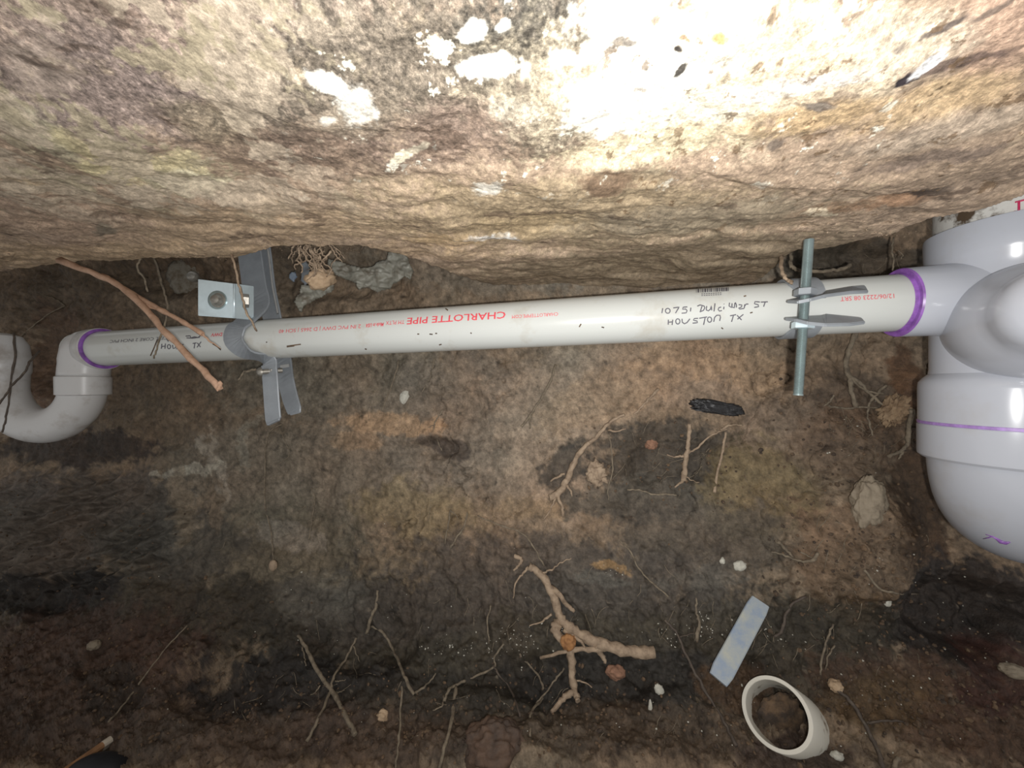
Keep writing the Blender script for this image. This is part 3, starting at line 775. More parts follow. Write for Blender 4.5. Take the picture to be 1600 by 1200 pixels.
# ------------------------------------------------------------------ double tee and vertical stack at the right
TX = P(1585, 600, .3899); TX = Vector((TX.x, TX.y, 0))
TEE = empty('pipe_tee', Vector((TX.x, TX.y, .0)), 'glossy white plastic tee fitting joining the long pipe to the upright stack', 'pipe fitting')
UPZ = Vector((0, 0, 1))
body = [(-.074, .058), (-.074, .0640), (-.070, .0672), (-.0415, .0680), (-.004, .0682), (.002, .0676), (.007, .0640), (.011, .0600), (.016, .0594), (.112, .0594), (.120, .0604), (.127, .0626), (.131, .0634), (.155, .0640), (.158, .0636), (.1585, .0615), (.1585, .0572)]
# branch: socket towards the long pipe
br_end = (axis_at(1600) - PA).dot(AX); br0 = (axis_at(1402) - PA).dot(AX)
child('body', lathe_mesh(TX, UPZ, body, 96), M_FIT, TEE)
bp = [(br0, RP + .0004), (br0, RP + .0048), (br0 + .003, RP + .0059), (br0 + .035, RP + .0066), (br0 + .048, RP + .0085), (br0 + .06, RP + .0125), (br0 + .075, RP + .017), (br_end, RP + .022)]
child('branch_socket', lathe_mesh(PA, AX, bp, 72, cap=False), M_FIT, TEE)
child('primer_ring', lathe_mesh(PA, AX, [(br0 - .0040, RP + .0003), (br0 - .0036, RP + .0007), (br0 - .0004, RP + .0010), (br0 - .0006, RP + .0050), (br0 + .0010, RP + .0060), (br0 + .0012, RP + .0055)], 72, cap=False), M_PURPLE, TEE)['label'] = 'purple primer stain round the branch mouth'
child('primer_line', lathe_mesh(TX, UPZ, [(-.0435, .0676), (-.0430, .0686), (-.0402, .0687), (-.0398, .0676)], 96, cap=False), M_PURPLE_PALE, TEE)
# bulging side inlet facing the camera
bd = (Vector((0.4155, .262, .052)) - Vector((TX.x, TX.y, .045))).normalized()
bo = Vector((TX.x, TX.y, .045))
bo = bo + Vector((0, 0, .010))
dome = [(0, .055), (.046, .0545), (.066, .0525), (.082, .0480), (.094, .0425), (.101, .0392), (.108, .0376), (.120, .0366), (.129, .0335), (.1345, .028), (.1375, .020), (.139, .010), (.1393, .001)]
bd = (Vector((.441, .31, .059)) - bo).normalized()
child('side_inlet', lathe_mesh(bo, bd, dome, 72), M_FIT, TEE)['label'] = 'rounded inlet bulging towards the front'
# elbow under it
ELB = empty('pipe_elbow', Vector((TX.x, TX.y, -.08)), 'large white plastic elbow curving away below the tee, with a purple primer smear', 'pipe fitting')
child('hub', lathe_mesh(TX, UPZ, [(-.0795, .059), (-.0795, .0660), (-.077, .0684), (-.0745, .0688), (-.0440, .0688), (-.0438, .066)], 96), M_FIT, ELB)
edir = Vector((.86, .5, 0)).normalized(); Re = .066; pts = []
for i in range(25):
    t = math.radians(90 * i / 24); pts.append(Vector((TX.x, TX.y, -.066)) + edir * (Re - Re * math.cos(t)) + Vector((0, 0, -Re * math.sin(t))))
pts = [Vector((TX.x, TX.y, -.05))] + pts + [pts[-1] + edir * .03]
child('bend', tube_mesh(pts, .0618, 72), M_FIT, ELB)
# riser
RIS = tag(put('riser_pipe', lathe_mesh(TX, UPZ, [(.150, .0565), (.40, .0565)], 72), M_RISER), 'mud-smeared white pipe rising above the tee into the concrete, with magenta marks', 'pipe')
mk = []
for (u_, v_, u2, v2) in [(1586, 316, 1602, 312), (1584, 331, 1602, 328), (1592, 314, 1592, 330)]:
    pp = []
    for i in range(7):
        f = i / 6; d = ray(u_ + (u2 - u_) * f, v_ + (v2 - v_) * f); d2 = Vector((d.x, d.y)); o2 = Vector((-TX.x, -TX.y))
        a_, b_, c_ = d2.dot(d2), 2 * d2.dot(o2), o2.dot(o2) - .0567 ** 2; t = (-b_ - math.sqrt(max(0, b_ * b_ - 4 * a_ * c_))) / (2 * a_); pp.append(d * t)
    mk.append(tube_mesh(pp, .0008, 6))
m_ = put('marker_print', join_meshes(mk), M_MAGENTA, RIS)
# purple smear on elbow
def ray_obj_pts(me_obj, px, lift=.0004):
    bmx = bmesh.new(); bmx.from_mesh(me_obj.data); T_ = BVHTree.FromBMesh(bmx); bmx.free(); out = []
    for (u_, v_) in px:
        h = T_.ray_cast(Vector((0, 0, 0)), ray(u_, v_))
        if h[0] is not None: out.append(h[0] - ray(u_, v_) * lift)
    return out
bend = [c for c in ELB.children if c.name.startswith('bend')][0]
pp = ray_obj_pts(bend, [(1540, 835), (1550, 838), (1558, 842), (1564, 846), (1572, 848), (1578, 847)])
if len(pp) > 2: child('primer_smear', tube_mesh(pp, [.0004, .0006, .0014, .0024, .002, .0006][:len(pp)], 8, ell=(1, .8)), M_PURPLE, ELB)
pp = ray_obj_pts(bend, [(1536, 842), (1545, 840), (1552, 838)])
if len(pp) > 2: child('primer_smear', tube_mesh(pp, [.0003, .0006, .0005][:len(pp)], 6), M_PURPLE, ELB)

# ------------------------------------------------------------------ trap at the left
TR = empty('drain_trap', Vector((-.83, .68, -.07)), 'white U-shaped plastic trap at the left end, dusted with soil', 'pipe fitting')
cx_, yy_ = -.832, .682
pts = [Vector((cx_ + .072, yy_, .012))] + [Vector((cx_ + .072 * math.cos(math.radians(a)), yy_, -.002 + .072 * math.sin(math.radians(a)))) for a in range(0, -181, -6)] + [Vector((cx_ - .075, yy_, .012))]
child('u_bend', tube_mesh(pts, .0305, 48), M_TRAP, TR)
child('collar', lathe_mesh(Vector((cx_ + .072, yy_, 0)), UPZ, [(-.020, .031), (-.0185, .0350), (.012, .0354), (.0135, .0340), (.0138, .030)], 64), M_TRAP, TR)
child('collar', lathe_mesh(Vector((cx_ - .078, yy_, 0)), UPZ, [(-.015, .031), (-.0135, .0345), (.016, .0350), (.022, .037), (.05, .037), (.052, .036), (.070, .034), (.085, .026), (.09, .012)], 64), M_TRAP, TR)
EL2 = empty('elbow_fitting', Vector((cx_ + .09, yy_, .03)), 'small white elbow with purple primer ring where the long pipe drops into the trap', 'pipe fitting')
m0 = (axis_at(163) - PA).dot(AX)
e0 = PA + AX * m0; e1 = PA + AX * (m0 - .030)
low = Vector((cx_ + .072, yy_, .012))
corner = Vector((low.x + .002, (low.y + e1.y) / 2, e1.z))
pts = [e1]
for i in range(1, 13):
    t = i / 12; pts.append(e1.lerp(corner, t).lerp(corner.lerp(low, t), t))
child('bend', tube_mesh(pts, [.0345] * 6 + [.034] * 3 + [.033] * 4, 48), M_TRAP, EL2)
child('socket', lathe_mesh(PA, AX, [(m0 - .024, .0335), (m0 - .020, .0358), (m0 - .001, .0362), (m0, .0355), (m0, RP)], 64, cap=False), M_TRAP, EL2)
child('primer_ring', lathe_mesh(PA, AX, [(m0 + .0002, .0352), (m0 + .0004, RP + .0006), (m0 + .003, RP + .0004)], 64, cap=False), M_PURPLE, EL2)['label'] = 'purple primer ring'

# ------------------------------------------------------------------ grey strap hanger at the left
HG = empty('strap_hanger', axis_at(405) + Vector((0, 0, -.06)), 'grey flat steel strap hanger round the long pipe, its two tails hanging down', 'pipe hanger')
yf = axis_at(405).y
fp = [(386, 350, yf + .03, 22), (391, 400, yf + .028, 22), (398, 450, yf + .018, 22), (402, 480, yf + .006, 22), (400, 496, yf - .016, 21), (396, 512, yf - .031, 20), (396, 532, yf - .036, 19), (403, 552, yf - .036, 17),
      (414, 566, yf - .034, 16), (421, 578, yf - .034, 15), (423, 600, yf - .036, 15), (425, 630, yf - .038, 15), (427, 654, yf - .040, 15), (428, 661, yf - .040, 11)]
pts = [P(a, b, c) for a, b, c, d in fp]
for i_, (a, b, c, d) in enumerate(fp):
    if 4 <= i_ <= 8:                          # lies on the pipe
        th_ = pipe_hit(a, min(max(b, 506), 558), RP)[1]; s_ = (axis_at(a) - PA).dot(AX)
        th_ = [.95, .45, -.15, -.75, -1.35][i_ - 4]; pts[i_] = cyl(s_ + [0, 0, 0, .004, .010][i_ - 4], th_, RP + .0026)
for i_ in range(9, 14):
    a, b, c, d = fp[i_]; pts[i_] = P(a, b, pts[8].y - .002 * (i_ - 8))
YT = pts[9].y
pts2 = catmull(pts, 5)
wds = list(np.interp(np.linspace(0, len(fp) - 1, len(pts2)), range(len(fp)), [d * c / F for a, b, c, d in fp]))
wdir = [AX] * len(pts2)
child('front_strap', sweep_strip(pts2, wds, .0035, wdir), M_STRAP, HG)
bp_ = [(402, 350, yf + .045, 17), (410, 400, yf + .044, 17), (416, 450, yf + .042, 17), (424, 490, yf + .038, 17), (433, 530, yf + .036, 16), (441, 560, yf + .032, 15), (446, 590, yf + .016, 14), (453, 620, yf + .006, 14), (460, 641, yf, 13), (462, 647, yf, 9)]
pts = [P(a, b, c) for a, b, c, d in bp_]; pts2 = catmull(pts, 5)
wds = list(np.interp(np.linspace(0, len(bp_) - 1, len(pts2)), range(len(bp_)), [d * c / F for a, b, c, d in bp_]))
child('back_strap', sweep_strip(pts2, wds, .0035, [AX] * len(pts2)), M_STRAP, HG)
child('back_strap_edge', sweep_strip([P(a + 10, b, c - .008) for a, b, c, d in bp_[:4]], [.004] * 4, .003, [Vector((.5, -.8, 0))] * 4), M_STRAP_PALE, HG)['label'] = 'paler folded edge of the strap'

def hexnut(c, ax, r, h, rnd=.0):
    ax = Vector(ax).normalized(); n1 = ax.orthogonal().normalized(); n2 = ax.cross(n1); bm = bmesh.new(); rings = []
    for s, k in ((-h / 2, .9), (-h / 2 + .0006, 1), (h / 2 - .0006, 1), (h / 2, .9)):
        rings.append([bm.verts.new(Vector(c) + ax * s + (n1 * math.cos(math.radians(60 * j + rnd)) + n2 * math.sin(math.radians(60 * j + rnd))) * r * k) for j in range(6)])
    for i in range(3):
        for j in range(6): bm.faces.new((rings[i][j], rings[i][(j + 1) % 6], rings[i + 1][(j + 1) % 6], rings[i + 1][j]))
    bm.faces.new(rings[0][::-1]); bm.faces.new(rings[-1]); bmesh.ops.recalc_face_normals(bm, faces=bm.faces)
    m = bpy.data.meshes.new('m'); bm.to_mesh(m); bm.free(); return m
bc = P(409, 581, YT - .006); bx = (Vector((.75, .62, .1))).normalized()
child('bolt', join_meshes([lathe_mesh(bc - bx * .003, bx, [(-.004, .001), (-.003, .0045), (0, .0068), (.003, .0072), (.0035, .004), (.03, .0038), (.031, .001)], 24), hexnut(bc + bx * .014, bx, .0068, .006)]), M_STEEL, HG)['label'] = 'shiny steel bolt through the straps'
child('slot', sweep_strip([P(438, 573, yf + .0175), P(452, 571, yf + .0175)], [.0028, .0028], .001, [Vector((0, 0, 1))] * 2), M_STRAP_PALE, HG)

# zinc angle bracket
BR = empty('angle_bracket', P(352, 468, yf - .03), 'shiny zinc-plated angle bracket beside the top of the grey strap hanger', 'bracket')
def plate(px, th, name, par, mat, crease=None):
    bm = bmesh.new(); f = [bm.verts.new(P(*p)) for p in px]; fc = bm.faces.new(f)
    bm.normal_update(); n = fc.normal if fc.normal.y > 0 else -fc.normal
    g = [bm.verts.new(v.co + n * th) for v in f]; bm.faces.new(g[::-1]); k = len(f)
    for i in range(k): bm.faces.new((f[i], f[(i + 1) % k], g[(i + 1) % k], g[i]))
    bmesh.ops.recalc_face_normals(bm, faces=bm.faces)
    bmesh.ops.bevel(bm, geom=list(bm.edges), offset=.0007, segments=2, affect='EDGES')
    m = bpy.data.meshes.new('m'); bm.to_mesh(m); bm.free(); return child(name, m, mat, par)
yb_ = yf - .045
plate([(309, 436, yb_), (365, 443, yb_ - .0), (365, 497, yb_), (309, 493, yb_)], .004, 'face_plate', BR, M_ZINC)
plate([(366, 443, yb_ + .0005), (397, 447, yb_ + .030), (397, 500, yb_ + .030), (366, 497, yb_ + .0005)], .004, 'side_plate', BR, M_ZINC)
bb = P(340, 469, yb_ - .003)
dirb = Vector((0, -1, 0))
child('bolt', lathe_mesh(bb, dirb, [(-.004, .0105), (-.0005, .0105), (0, .0085), (.003, .0078), (.0065, .006), (.008, .003), (.0082, .0004)], 28), M_STEEL, BR)['label'] = 'domed bolt head in the middle of the plate'
child('bend_edge', tube_mesh([P(366, 443.5, yb_ - .0002), P(366, 496.5, yb_ - .0002)], .0016, 12), M_ZINC, BR)
child('washer', lathe_mesh(P(340, 469, yb_), dirb, [(-.001, .0135), (.0012, .0135), (.0016, .0128), (.0016, .009)], 28), M_ROD, BR)
child('nut', hexnut(P(384, 470, yb_ + .012), Vector((-.8, -.6, 0)), .010, .008), M_STEEL, BR)['label'] = 'dark nut on the side plate'
tag(put('anchor_bolt', lathe_mesh(P(301, 432, .70), Vector((.35, -.93, -.05)), [(-.06, .005), (-.004, .005), (-.004, .0095), (0, .0095), (.003, .008), (.006, .005), (.0066, .001)], 24), M_STEEL), 'small dull anchor bolt head left of the zinc bracket', 'bolt')

# ------------------------------------------------------------------ right hanger: split ring, threaded rod, nuts
RC = axis_at(1243)
RH = empty('split_ring_clamp', RC + Vector((0, 0, -.03)), 'grey steel split ring clamp round the right end of the long pipe with two ears', 'pipe hanger')
sc0 = (axis_at(1219) - PA).dot(AX); sc1 = (axis_at(1266) - PA).dot(AX)
sh_, thT, _ = pipe_hit(1240, 470); _, thB, _ = pipe_hit(1240, 497)
bm = bmesh.new(); rings = []
nb = 60
for i in range(nb + 1):
    th = thT + .02 + (2 * math.pi - (thT - thB) - .04) * i / nb
    # the mouth edges sweep away from the left rim
    near = min(i, nb - i) / nb; off = .008 * max(0, 1 - near / .12) ** 1.2
    a = (sc0 + off, sc1)
    rings.append([bm.verts.new(cyl(a[0], th, RP + .0006)), bm.verts.new(cyl(a[0], th, RP + .0034)), bm.verts.new(cyl(a[1], th, RP + .0034)), bm.verts.new(cyl(a[1], th, RP + .0006))])
for i in range(nb):
    for j in range(4):
        f = bm.faces.new((rings[i][j], rings[i][(j + 1) % 4], rings[i + 1][(j + 1) % 4], rings[i + 1][j]))
bm.faces.new(rings[0][::-1]); bm.faces.new(rings[-1]); bmesh.ops.recalc_face_normals(bm, faces=bm.faces)
m = bpy.data.meshes.new('m'); bm.to_mesh(m); bm.free()
child('ring_band', m, M_STRAP, RH)
def ear(pts, th, mat, name='ear'):            # pts: (u, v, depth) outline of the lower face, curved plate
    bm = bmesh.new(); lo_, hi = [], []
    k = len(pts[0])
    for (l, r) in zip(*pts):
        lo_.append((bm.verts.new(P(*l)), bm.verts.new(P(*r))))
        hi.append((bm.verts.new(P(*l) + Vector((0, 0, th))), bm.verts.new(P(*r) + Vector((0, 0, th)))))
    for i in range(k - 1):
        bm.faces.new((lo_[i][0], lo_[i][1], lo_[i + 1][1], lo_[i + 1][0])); bm.faces.new((hi[i][0], hi[i + 1][0], hi[i + 1][1], hi[i][1]))
        bm.faces.new((lo_[i][0], lo_[i + 1][0], hi[i + 1][0], hi[i][0])); bm.faces.new((lo_[i][1], hi[i][1], hi[i + 1][1], lo_[i + 1][1]))
    for i in (0, k - 1): bm.faces.new((lo_[i][0], hi[i][0], hi[i][1], lo_[i][1]))
    bmesh.ops.recalc_face_normals(bm, faces=bm.faces)
    bmesh.ops.bevel(bm, geom=list(bm.edges), offset=.0008, segments=2, affect='EDGES')
    m = bpy.data.meshes.new('m'); bm.to_mesh(m); bm.free(); return child(name, m, mat, RH)
# back edge (near pipe) and front edge of each ear, left to right
def cylp(u, th, r=RP + .0015):
    p = cyl((axis_at(u) - PA).dot(AX), th, r); return (800 + F * p.x / p.y, 600 - F * p.z / p.y, p.y)
ear(([cylp(1233, thT + .03), cylp(1248, thT + .03), cylp(1264, thT + .03), (1290, 459, .392), (1330, 452, .388), (1352, 450, .384)],
     [(1229, 474, .392), (1246, 475, .372), (1266, 471, .366), (1290, 465, .366), (1330, 460, .370), (1357, 459, .374)]), .0032, M_STRAP)
ear(([cylp(1231, thB - .03), cylp(1246, thB - .03), cylp(1262, thB - .03), (1290, 495, .390), (1330, 499, .384), (1347, 501, .378)],
     [(1226, 501, .392), (1242, 503, .376), (1262, 508, .366), (1290, 511, .362), (1330, 510, .364), (1352, 507, .368)]), .0032, M_STRAP)
ROD = empty('threaded_rod', P(1247, 618, .385), 'upright zinc threaded rod passing through the ears of the split ring clamp', 'rod')
rt, rb_ = P(1264, 374, .383), P(1247, 618, .384); rax = (rb_ - rt); rl = rax.length; prf = [(0, .003)]
pitch = .00135; k = int(rl / pitch)
for i in range(k): prf += [(i * pitch + .0001, .0037), (i * pitch + pitch * .5, .0045)]
prf += [(rl, .0042), (rl, .003)]
child('rod_shaft', lathe_mesh(rt, rax, prf, 20), M_ROD, ROD)
def on_rod(v): 
    f = (v - 374) / (618 - 374); return rt.lerp(rb_, f)
child('hex_nut', hexnut(on_rod(508), rax, .0096, .0072, 30), M_ZINC, ROD)['label'] = 'bright hex nut under the lower ear'
child('hex_nut', hexnut(on_rod(457), rax, .0096, .0070, 25), M_STRAP, ROD)['label'] = 'grey nut on the upper ear'

# ------------------------------------------------------------------ roots
rseed = [100]
def rootline(px, r0, r1, lift=.002, jit=.9, n=8, knob=.2, ceil=True, per=5, cap=True):
    """px: (u, v) or (u, v, depth); radii in millimetres"""
    rseed[0] += 1; rr = random.Random(rseed[0]); pts = []
    for p in px:
        if len(p) == 3: pts.append(P(*p))
        else: pts.append(hit(p[0], p[1], lift, ceil))
    pts = catmull(pts, per)
    k = len(pts)
    pts = [p + Vector((rr.uniform(-1, 1), rr.uniform(-1, 1) * .5, rr.uniform(-1, 1))) * jit * .001 for p in pts]
    rad = [(r0 + (r1 - r0) * (i / (k - 1))) * .001 * rr.uniform(.85, 1.15) for i in range(k)]
    return tube_mesh(pts, rad, n, knob=knob, seed=rseed[0])
def root(label, main, branches=(), mat=None, name='tree_root', cat='root', group=None, lift=.002, ceil=True):
    if name == 'tree_root':
        main = (main[0], main[1] * 1.3, main[2] * 1.3); branches = [(b[0], b[1] * 1.3, b[2] * 1.25) for b in branches]
    mat = mat or M_ROOT
    o = put(name, rootline(main[0], main[1], main[2], lift, ceil=ceil), mat); tag(o, label, cat, group)
    for b in branches:
        c = put('side_root' if b[1] > .7 else 'rootlet', rootline(b[0], b[1], b[2], lift, n=6, ceil=ceil), mat, o)
    return o

root('forked tan twig crossing in front of the left end of the long pipe', ([(95, 408, .54), (170, 437, .52), (215, 470, .50), (260, 520, .475), (300, 562, .46), (343, 606, .445)], 4.4, 3.4),
     [([(160, 430, .525), (200, 455, .515), (240, 478, .50), (280, 500, .49), (316, 522, .485)], 3.6, 3.2), ([(316, 522, .485), (328, 532, .49), (345, 545, .50)], 1.6, .4),
      ([(345, 598, .445), (342, 606, .442), (339, 611, .44)], 2.6, 1.4), ([(228, 476, .50), (238, 482, .498), (248, 485, .50)], 1.8, .8)], M_ROOT_PINK, 'forked_twig', 'twig')
root('thick tan root with ragged branches lying over the black clay, left of the blue strip', ([(826, 884), (838, 892), (852, 906), (866, 935), (874, 960), (886, 978), (910, 992), (945, 1008), (985, 1018), (1023, 1020)], 4.2, 6.2),
     [([(862, 918), (875, 930), (886, 945), (897, 956)], 3.2, 2.0), ([(872, 970), (868, 985), (878, 1000), (892, 1020), (894, 1055), (898, 1080), (904, 1096)], 5.8, 3.2), ([(896, 1082), (880, 1092), (862, 1112)], 3.4, 2.0),
      ([(955, 1012), (925, 1014), (890, 1016), (845, 1028)], 3.6, 1.8), ([(930, 1008), (940, 1024), (948, 1036)], 3.2, 2.0), ([(862, 960), (845, 972), (828, 978)], 1.6, .6), ([(826, 886), (815, 898), (806, 912), (802, 935)], 1.6, .6),
      ([(846, 896), (862, 890), (875, 880), (893, 872)], 1.4, .5), ([(870, 955), (862, 935), (856, 915), (858, 905)], 2.0, 1.2), ([(880, 985), (905, 1000), (915, 1012)], 2.4, 1.2), ([(895, 1062), (912, 1066), (926, 1074)], 1.1, .5)], M_ROOT, lift=.006)
root('small knobbly root stub just above the thick ragged root', ([(803, 868), (815, 874), (812, 882), (803, 892)], 2.6, 1.2), [], M_ROOT)
root('long pale root splitting into a frayed end, left of the charred stick', ([(975, 648), (955, 658), (935, 680), (912, 700), (895, 728), (885, 752), (872, 770), (858, 778)], 1.6, 4.6),
     [([(880, 760), (872, 775), (878, 790), (880, 806)], 2.6, 2.0), ([(870, 772), (862, 792), (850, 812)], 1.6, .7), ([(950, 672), (962, 674), (978, 670)], 1.4, .8), ([(882, 756), (892, 766), (894, 775)], 2.0, .8), ([(882, 740), (872, 745), (860, 752)], 1.8, 1.0)], M_ROOT, lift=.004)
root('thin straight root standing on the tan clay under the middle of the pipe', ([(868, 570), (858, 600), (840, 632), (824, 655), (815, 666)], 1.4, 1.8), [([(830, 648), (828, 660), (829, 670)], 1.5, .8), ([(848, 616), (855, 628), (860, 634)], .8, .5)], M_ROOT_GREY)
root('short twig lying on the clay right of the frayed root', ([(1028, 608), (1015, 622), (1002, 636), (990, 648)], 1.8, .8), [], M_ROOT)
root('upright pinkish root in the dark patch below the charred stick', ([(1077, 662), (1076, 690), (1073, 710), (1070, 730), (1068, 752)], 2.2, 3.4), [([(1068, 712), (1055, 714), (1042, 711)], 1.8, .8), ([(1076, 708), (1092, 698), (1108, 682), (1135, 670)], 1.3, .9), ([(1068, 750), (1060, 757), (1054, 762)], 1.8, 1.0), ([(1072, 745), (1080, 750), (1092, 754)], .9, .4)], M_ROOT)
root('straight tan rootlet right of the upright pinkish root', ([(1134, 676), (1128, 710), (1120, 740), (1117, 770)], 1.3, 1.6), [], M_ROOT)
root('root tip lying level with the charred stick, pointing right', ([(1125, 672), (1142, 664), (1160, 664)], 1.6, 1.0), [], M_ROOT)
root('wavy olive rootlet lying level in the dark patch', ([(980, 765), (1000, 766), (1022, 773), (1045, 772), (1058, 774)], 1.0, 1.0), [], M_ROOT_GREY)
root('twisted grey root forking below the right end of the pipe', ([(1338, 520), (1326, 548), (1322, 572), (1328, 592), (1330, 612), (1338, 636)], 2.6, 2.2),
     [([(1326, 586), (1345, 600), (1362, 618), (1384, 636)], 2.4, 1.4), ([(1332, 594), (1352, 610), (1382, 616)], 1.6, 1.2), ([(1384, 602), (1366, 620), (1356, 640), (1358, 662), (1364, 680)], 1.6, .8), ([(1294, 634), (1320, 638), (1350, 636), (1376, 638)], 1.3, 1.0)], M_ROOT_GREY, lift=.006)
root('bent grey root beside the lower hub of the tee', ([(1425, 640), (1420, 670), (1418, 692), (1406, 706), (1388, 712)], 2.2, 1.6), [([(1412, 700), (1408, 712), (1404, 718)], 1.4, .8)], M_ROOT_GREY, lift=.004)
root('short grey splinter of root left of the forking grey root', ([(1303, 618), (1296, 628), (1289, 634)], 1.2, .8), [], M_ROOT_GREY)
root('curved hanging root crossing behind the threaded rod under the concrete', ([(1236, 395, .50), (1236, 412, .49), (1242, 420, .485), (1262, 424, .48), (1290, 424, .478), (1318, 420, .478), (1328, 414, .48)], 1.5, 2.0), [], M_ROOT_GREY)
root('crooked rootlet hanging onto the clamp left of the threaded rod', ([(1222, 400, .44), (1221, 418, .415), (1224, 430, .405), (1232, 438, .40), (1238, 442, .395)], 1.4, 1.3), [], M_ROOT)
root('dusty root hair hanging above the purple ring of the tee', ([(1396, 372, .46), (1394, 392, .455), (1396, 408, .45), (1394, 424, .445)], .8, .6), [([(1404, 392, .455), (1410, 398, .455), (1408, 405, .455)], .5, .4)], M_ROOT_GREY)
for (lab, pts_, r0, r1, brs) in [
 ('grey twig leaning from upper left in the black soil at bottom left centre', [(466, 992), (478, 1012), (492, 1040), (502, 1058), (520, 1082), (542, 1122), (556, 1148)], 1.8, 2.4, [([(472, 1010), (476, 1028), (478, 1040)], 1.0, .6), ([(500, 1072), (492, 1082), (486, 1086)], .9, .4)]),
 ('thin pale twig crossing the grey leaning twig', [(556, 996), (548, 1015), (536, 1036), (522, 1056), (514, 1086), (500, 1118), (480, 1158)], 1.2, 1.5, [([(520, 1088), (530, 1082), (538, 1078)], 1.0, .5), ([(524, 1064), (532, 1064), (540, 1062)], .8, .4), ([(552, 1010), (558, 1024), (562, 1034)], .7, .4)]),
 ('forked grey root with a long bent arm, right of the crossed twigs', [(590, 922), (588, 945), (580, 966), (573, 990)], 1.6, 2.2, [([(580, 978), (598, 988), (612, 1012), (626, 1042), (636, 1066), (648, 1086)], 1.4, 1.8), ([(648, 1084), (662, 1074), (672, 1064), (681, 1052)], 1.5, .7), ([(628, 1072), (626, 1110), (624, 1150), (618, 1200)], 1.3, 1.0)]),
 ('knotted dark root running down to the bottom edge in the middle', [(788, 1005), (772, 1028), (772, 1042), (745, 1056), (716, 1068), (700, 1080), (694, 1096)], .9, 1.6, [([(712, 1072), (708, 1110), (700, 1150), (686, 1200)], 2.0, 1.6), ([(694, 1086), (690, 1104), (676, 1110)], 1.0, .6)]),
 ('curved dark rootlet below the white grit, left of the thick ragged root', [(812, 1022), (826, 1038), (840, 1054), (848, 1074), (846, 1094), (830, 1112), (828, 1150)], 1.0, 1.1, [([(882, 1045), (868, 1062), (852, 1082), (838, 1100)], 1.2, .9)]),
 ('thin brown rootlet curving down right of the knotted dark root', [(772, 1040), (780, 1056), (795, 1072), (806, 1098), (813, 1120)], .9, 1.2, []),
 ('short upright rootlet above the knotted dark root', [(768, 944), (762, 968), (764, 1006)], .8, .8, []),
 ('pair of slender rootlets on the clay above the black band', [(730, 800), (726, 820), (712, 842), (704, 856)], .9, 1.2, [([(704, 796), (700, 820), (696, 850)], .8, .9), ([(704, 798), (712, 804), (716, 810)], .7, .5)]),
 ('thin pale root running from the slender rootlets down to the right', [(746, 806), (782, 820), (815, 832), (832, 852), (850, 884)], .8, .9, []),
 ('slim pale root hanging down the left clay under the grey strap', [(440, 664), (424, 672), (416, 690), (414, 730), (414, 790), (424, 832), (426, 862), (428, 880)], .8, .9, [([(436, 668), (446, 692), (452, 710), (440, 722), (430, 728)], .5, .5)]),
 ('branched root hair right of the slim pale root on the left clay', [(486, 762), (492, 780), (488, 810), (482, 845)], .6, .7, [([(486, 764), (505, 762)], .6, .4), ([(480, 816), (498, 806)], .5, .3)]),
 ('fine straight root leaning left above the ochre patch', [(624, 562), (616, 590), (606, 618), (597, 642)], 1.1, 1.0, []),
 ('fine root left of the straight standing root under the pipe', [(678, 560), (672, 590), (660, 612)], .8, .7, []),
 ('small twig forked over the dark hollow right of the ochre patch', [(692, 640), (684, 652), (678, 666), (684, 690), (690, 704)], .9, .6, [([(680, 664), (668, 668)], .6, .4)]),
 ('long dark rootlet curving past the lower end of the blue strip', [(970, 845), (985, 862), (998, 888), (1020, 912), (1045, 932)], .8, 1.0, []),
 ('brown root creeping down left of the blue strip to the floor', [(1038, 968), (1058, 990), (1070, 1020), (1082, 1044), (1096, 1068), (1110, 1092), (1132, 1130), (1150, 1165)], 1.4, 1.6, [([(1062, 996), (1080, 990), (1100, 992)], .8, .5)]),
 ('pale root splitting at the edge of the brown mound', [(1206, 862), (1226, 868), (1246, 876), (1268, 876), (1278, 864)], 1.0, 1.6, [([(1214, 846), (1228, 858), (1240, 872)], 1.9, 1.2), ([(1250, 862), (1262, 868), (1270, 872)], .8, .6)]),
 ('white ribbed root stuck upright in the black clay left of the blue strip', [(1088, 934), (1088, 955), (1092, 975), (1088, 1002)], .9, 2.0, []),
 ('forked pale hairs of root below the brown mound', [(1302, 975), (1292, 1000), (1284, 1030), (1282, 1054)], .9, 1.0, [([(1304, 1008), (1294, 1025), (1290, 1046)], .8, .6)]),
 ('dark root branching on the wall right of the blue strip', [(1260, 932), (1238, 944), (1226, 965), (1222, 985), (1210, 995)], 1.2, 1.5, []),
 ('reddish brown root with one side branch on the floor at lower right', [(1308, 1078), (1330, 1098), (1350, 1130), (1366, 1160), (1380, 1200)], 1.6, 1.9, [([(1354, 1130), (1382, 1126), (1410, 1127)], 1.2, .8)]),
 ('level rootlet across the brown mound', [(1350, 890), (1372, 918), (1400, 926), (1434, 928)], 1.2, .9, []),
 ('pale broken root end at the bottom edge, right of the white pipe ring', [(1404, 1184), (1398, 1196), (1394, 1204)], 1.8, 1.4, []),
 ('fine rootlet on the dark wall beside the trap, under its left leg', [(102, 478), (80, 488), (56, 506), (30, 528)], 1.3, 1.0, [([(102, 478), (88, 468), (70, 462)], 1.2, .7)]),
 ('thin straight stem lying on the floor at lower left', [(292, 978), (262, 1010), (225, 1058), (190, 1105), (170, 1128)], .9, 1.0, []),
 ('pair of thin pale scratches of root right of the upright pinkish root', [(1108, 700), (1098, 716)], .6, .5, []),
 ('short rootlet pointing down in the dark patch centre', [(950, 676), (955, 700), (957, 740), (950, 760), (951, 782)], .8, .6, []),
]:
    dark = 'dark' in lab[:8] or 'brown' in lab[:14]
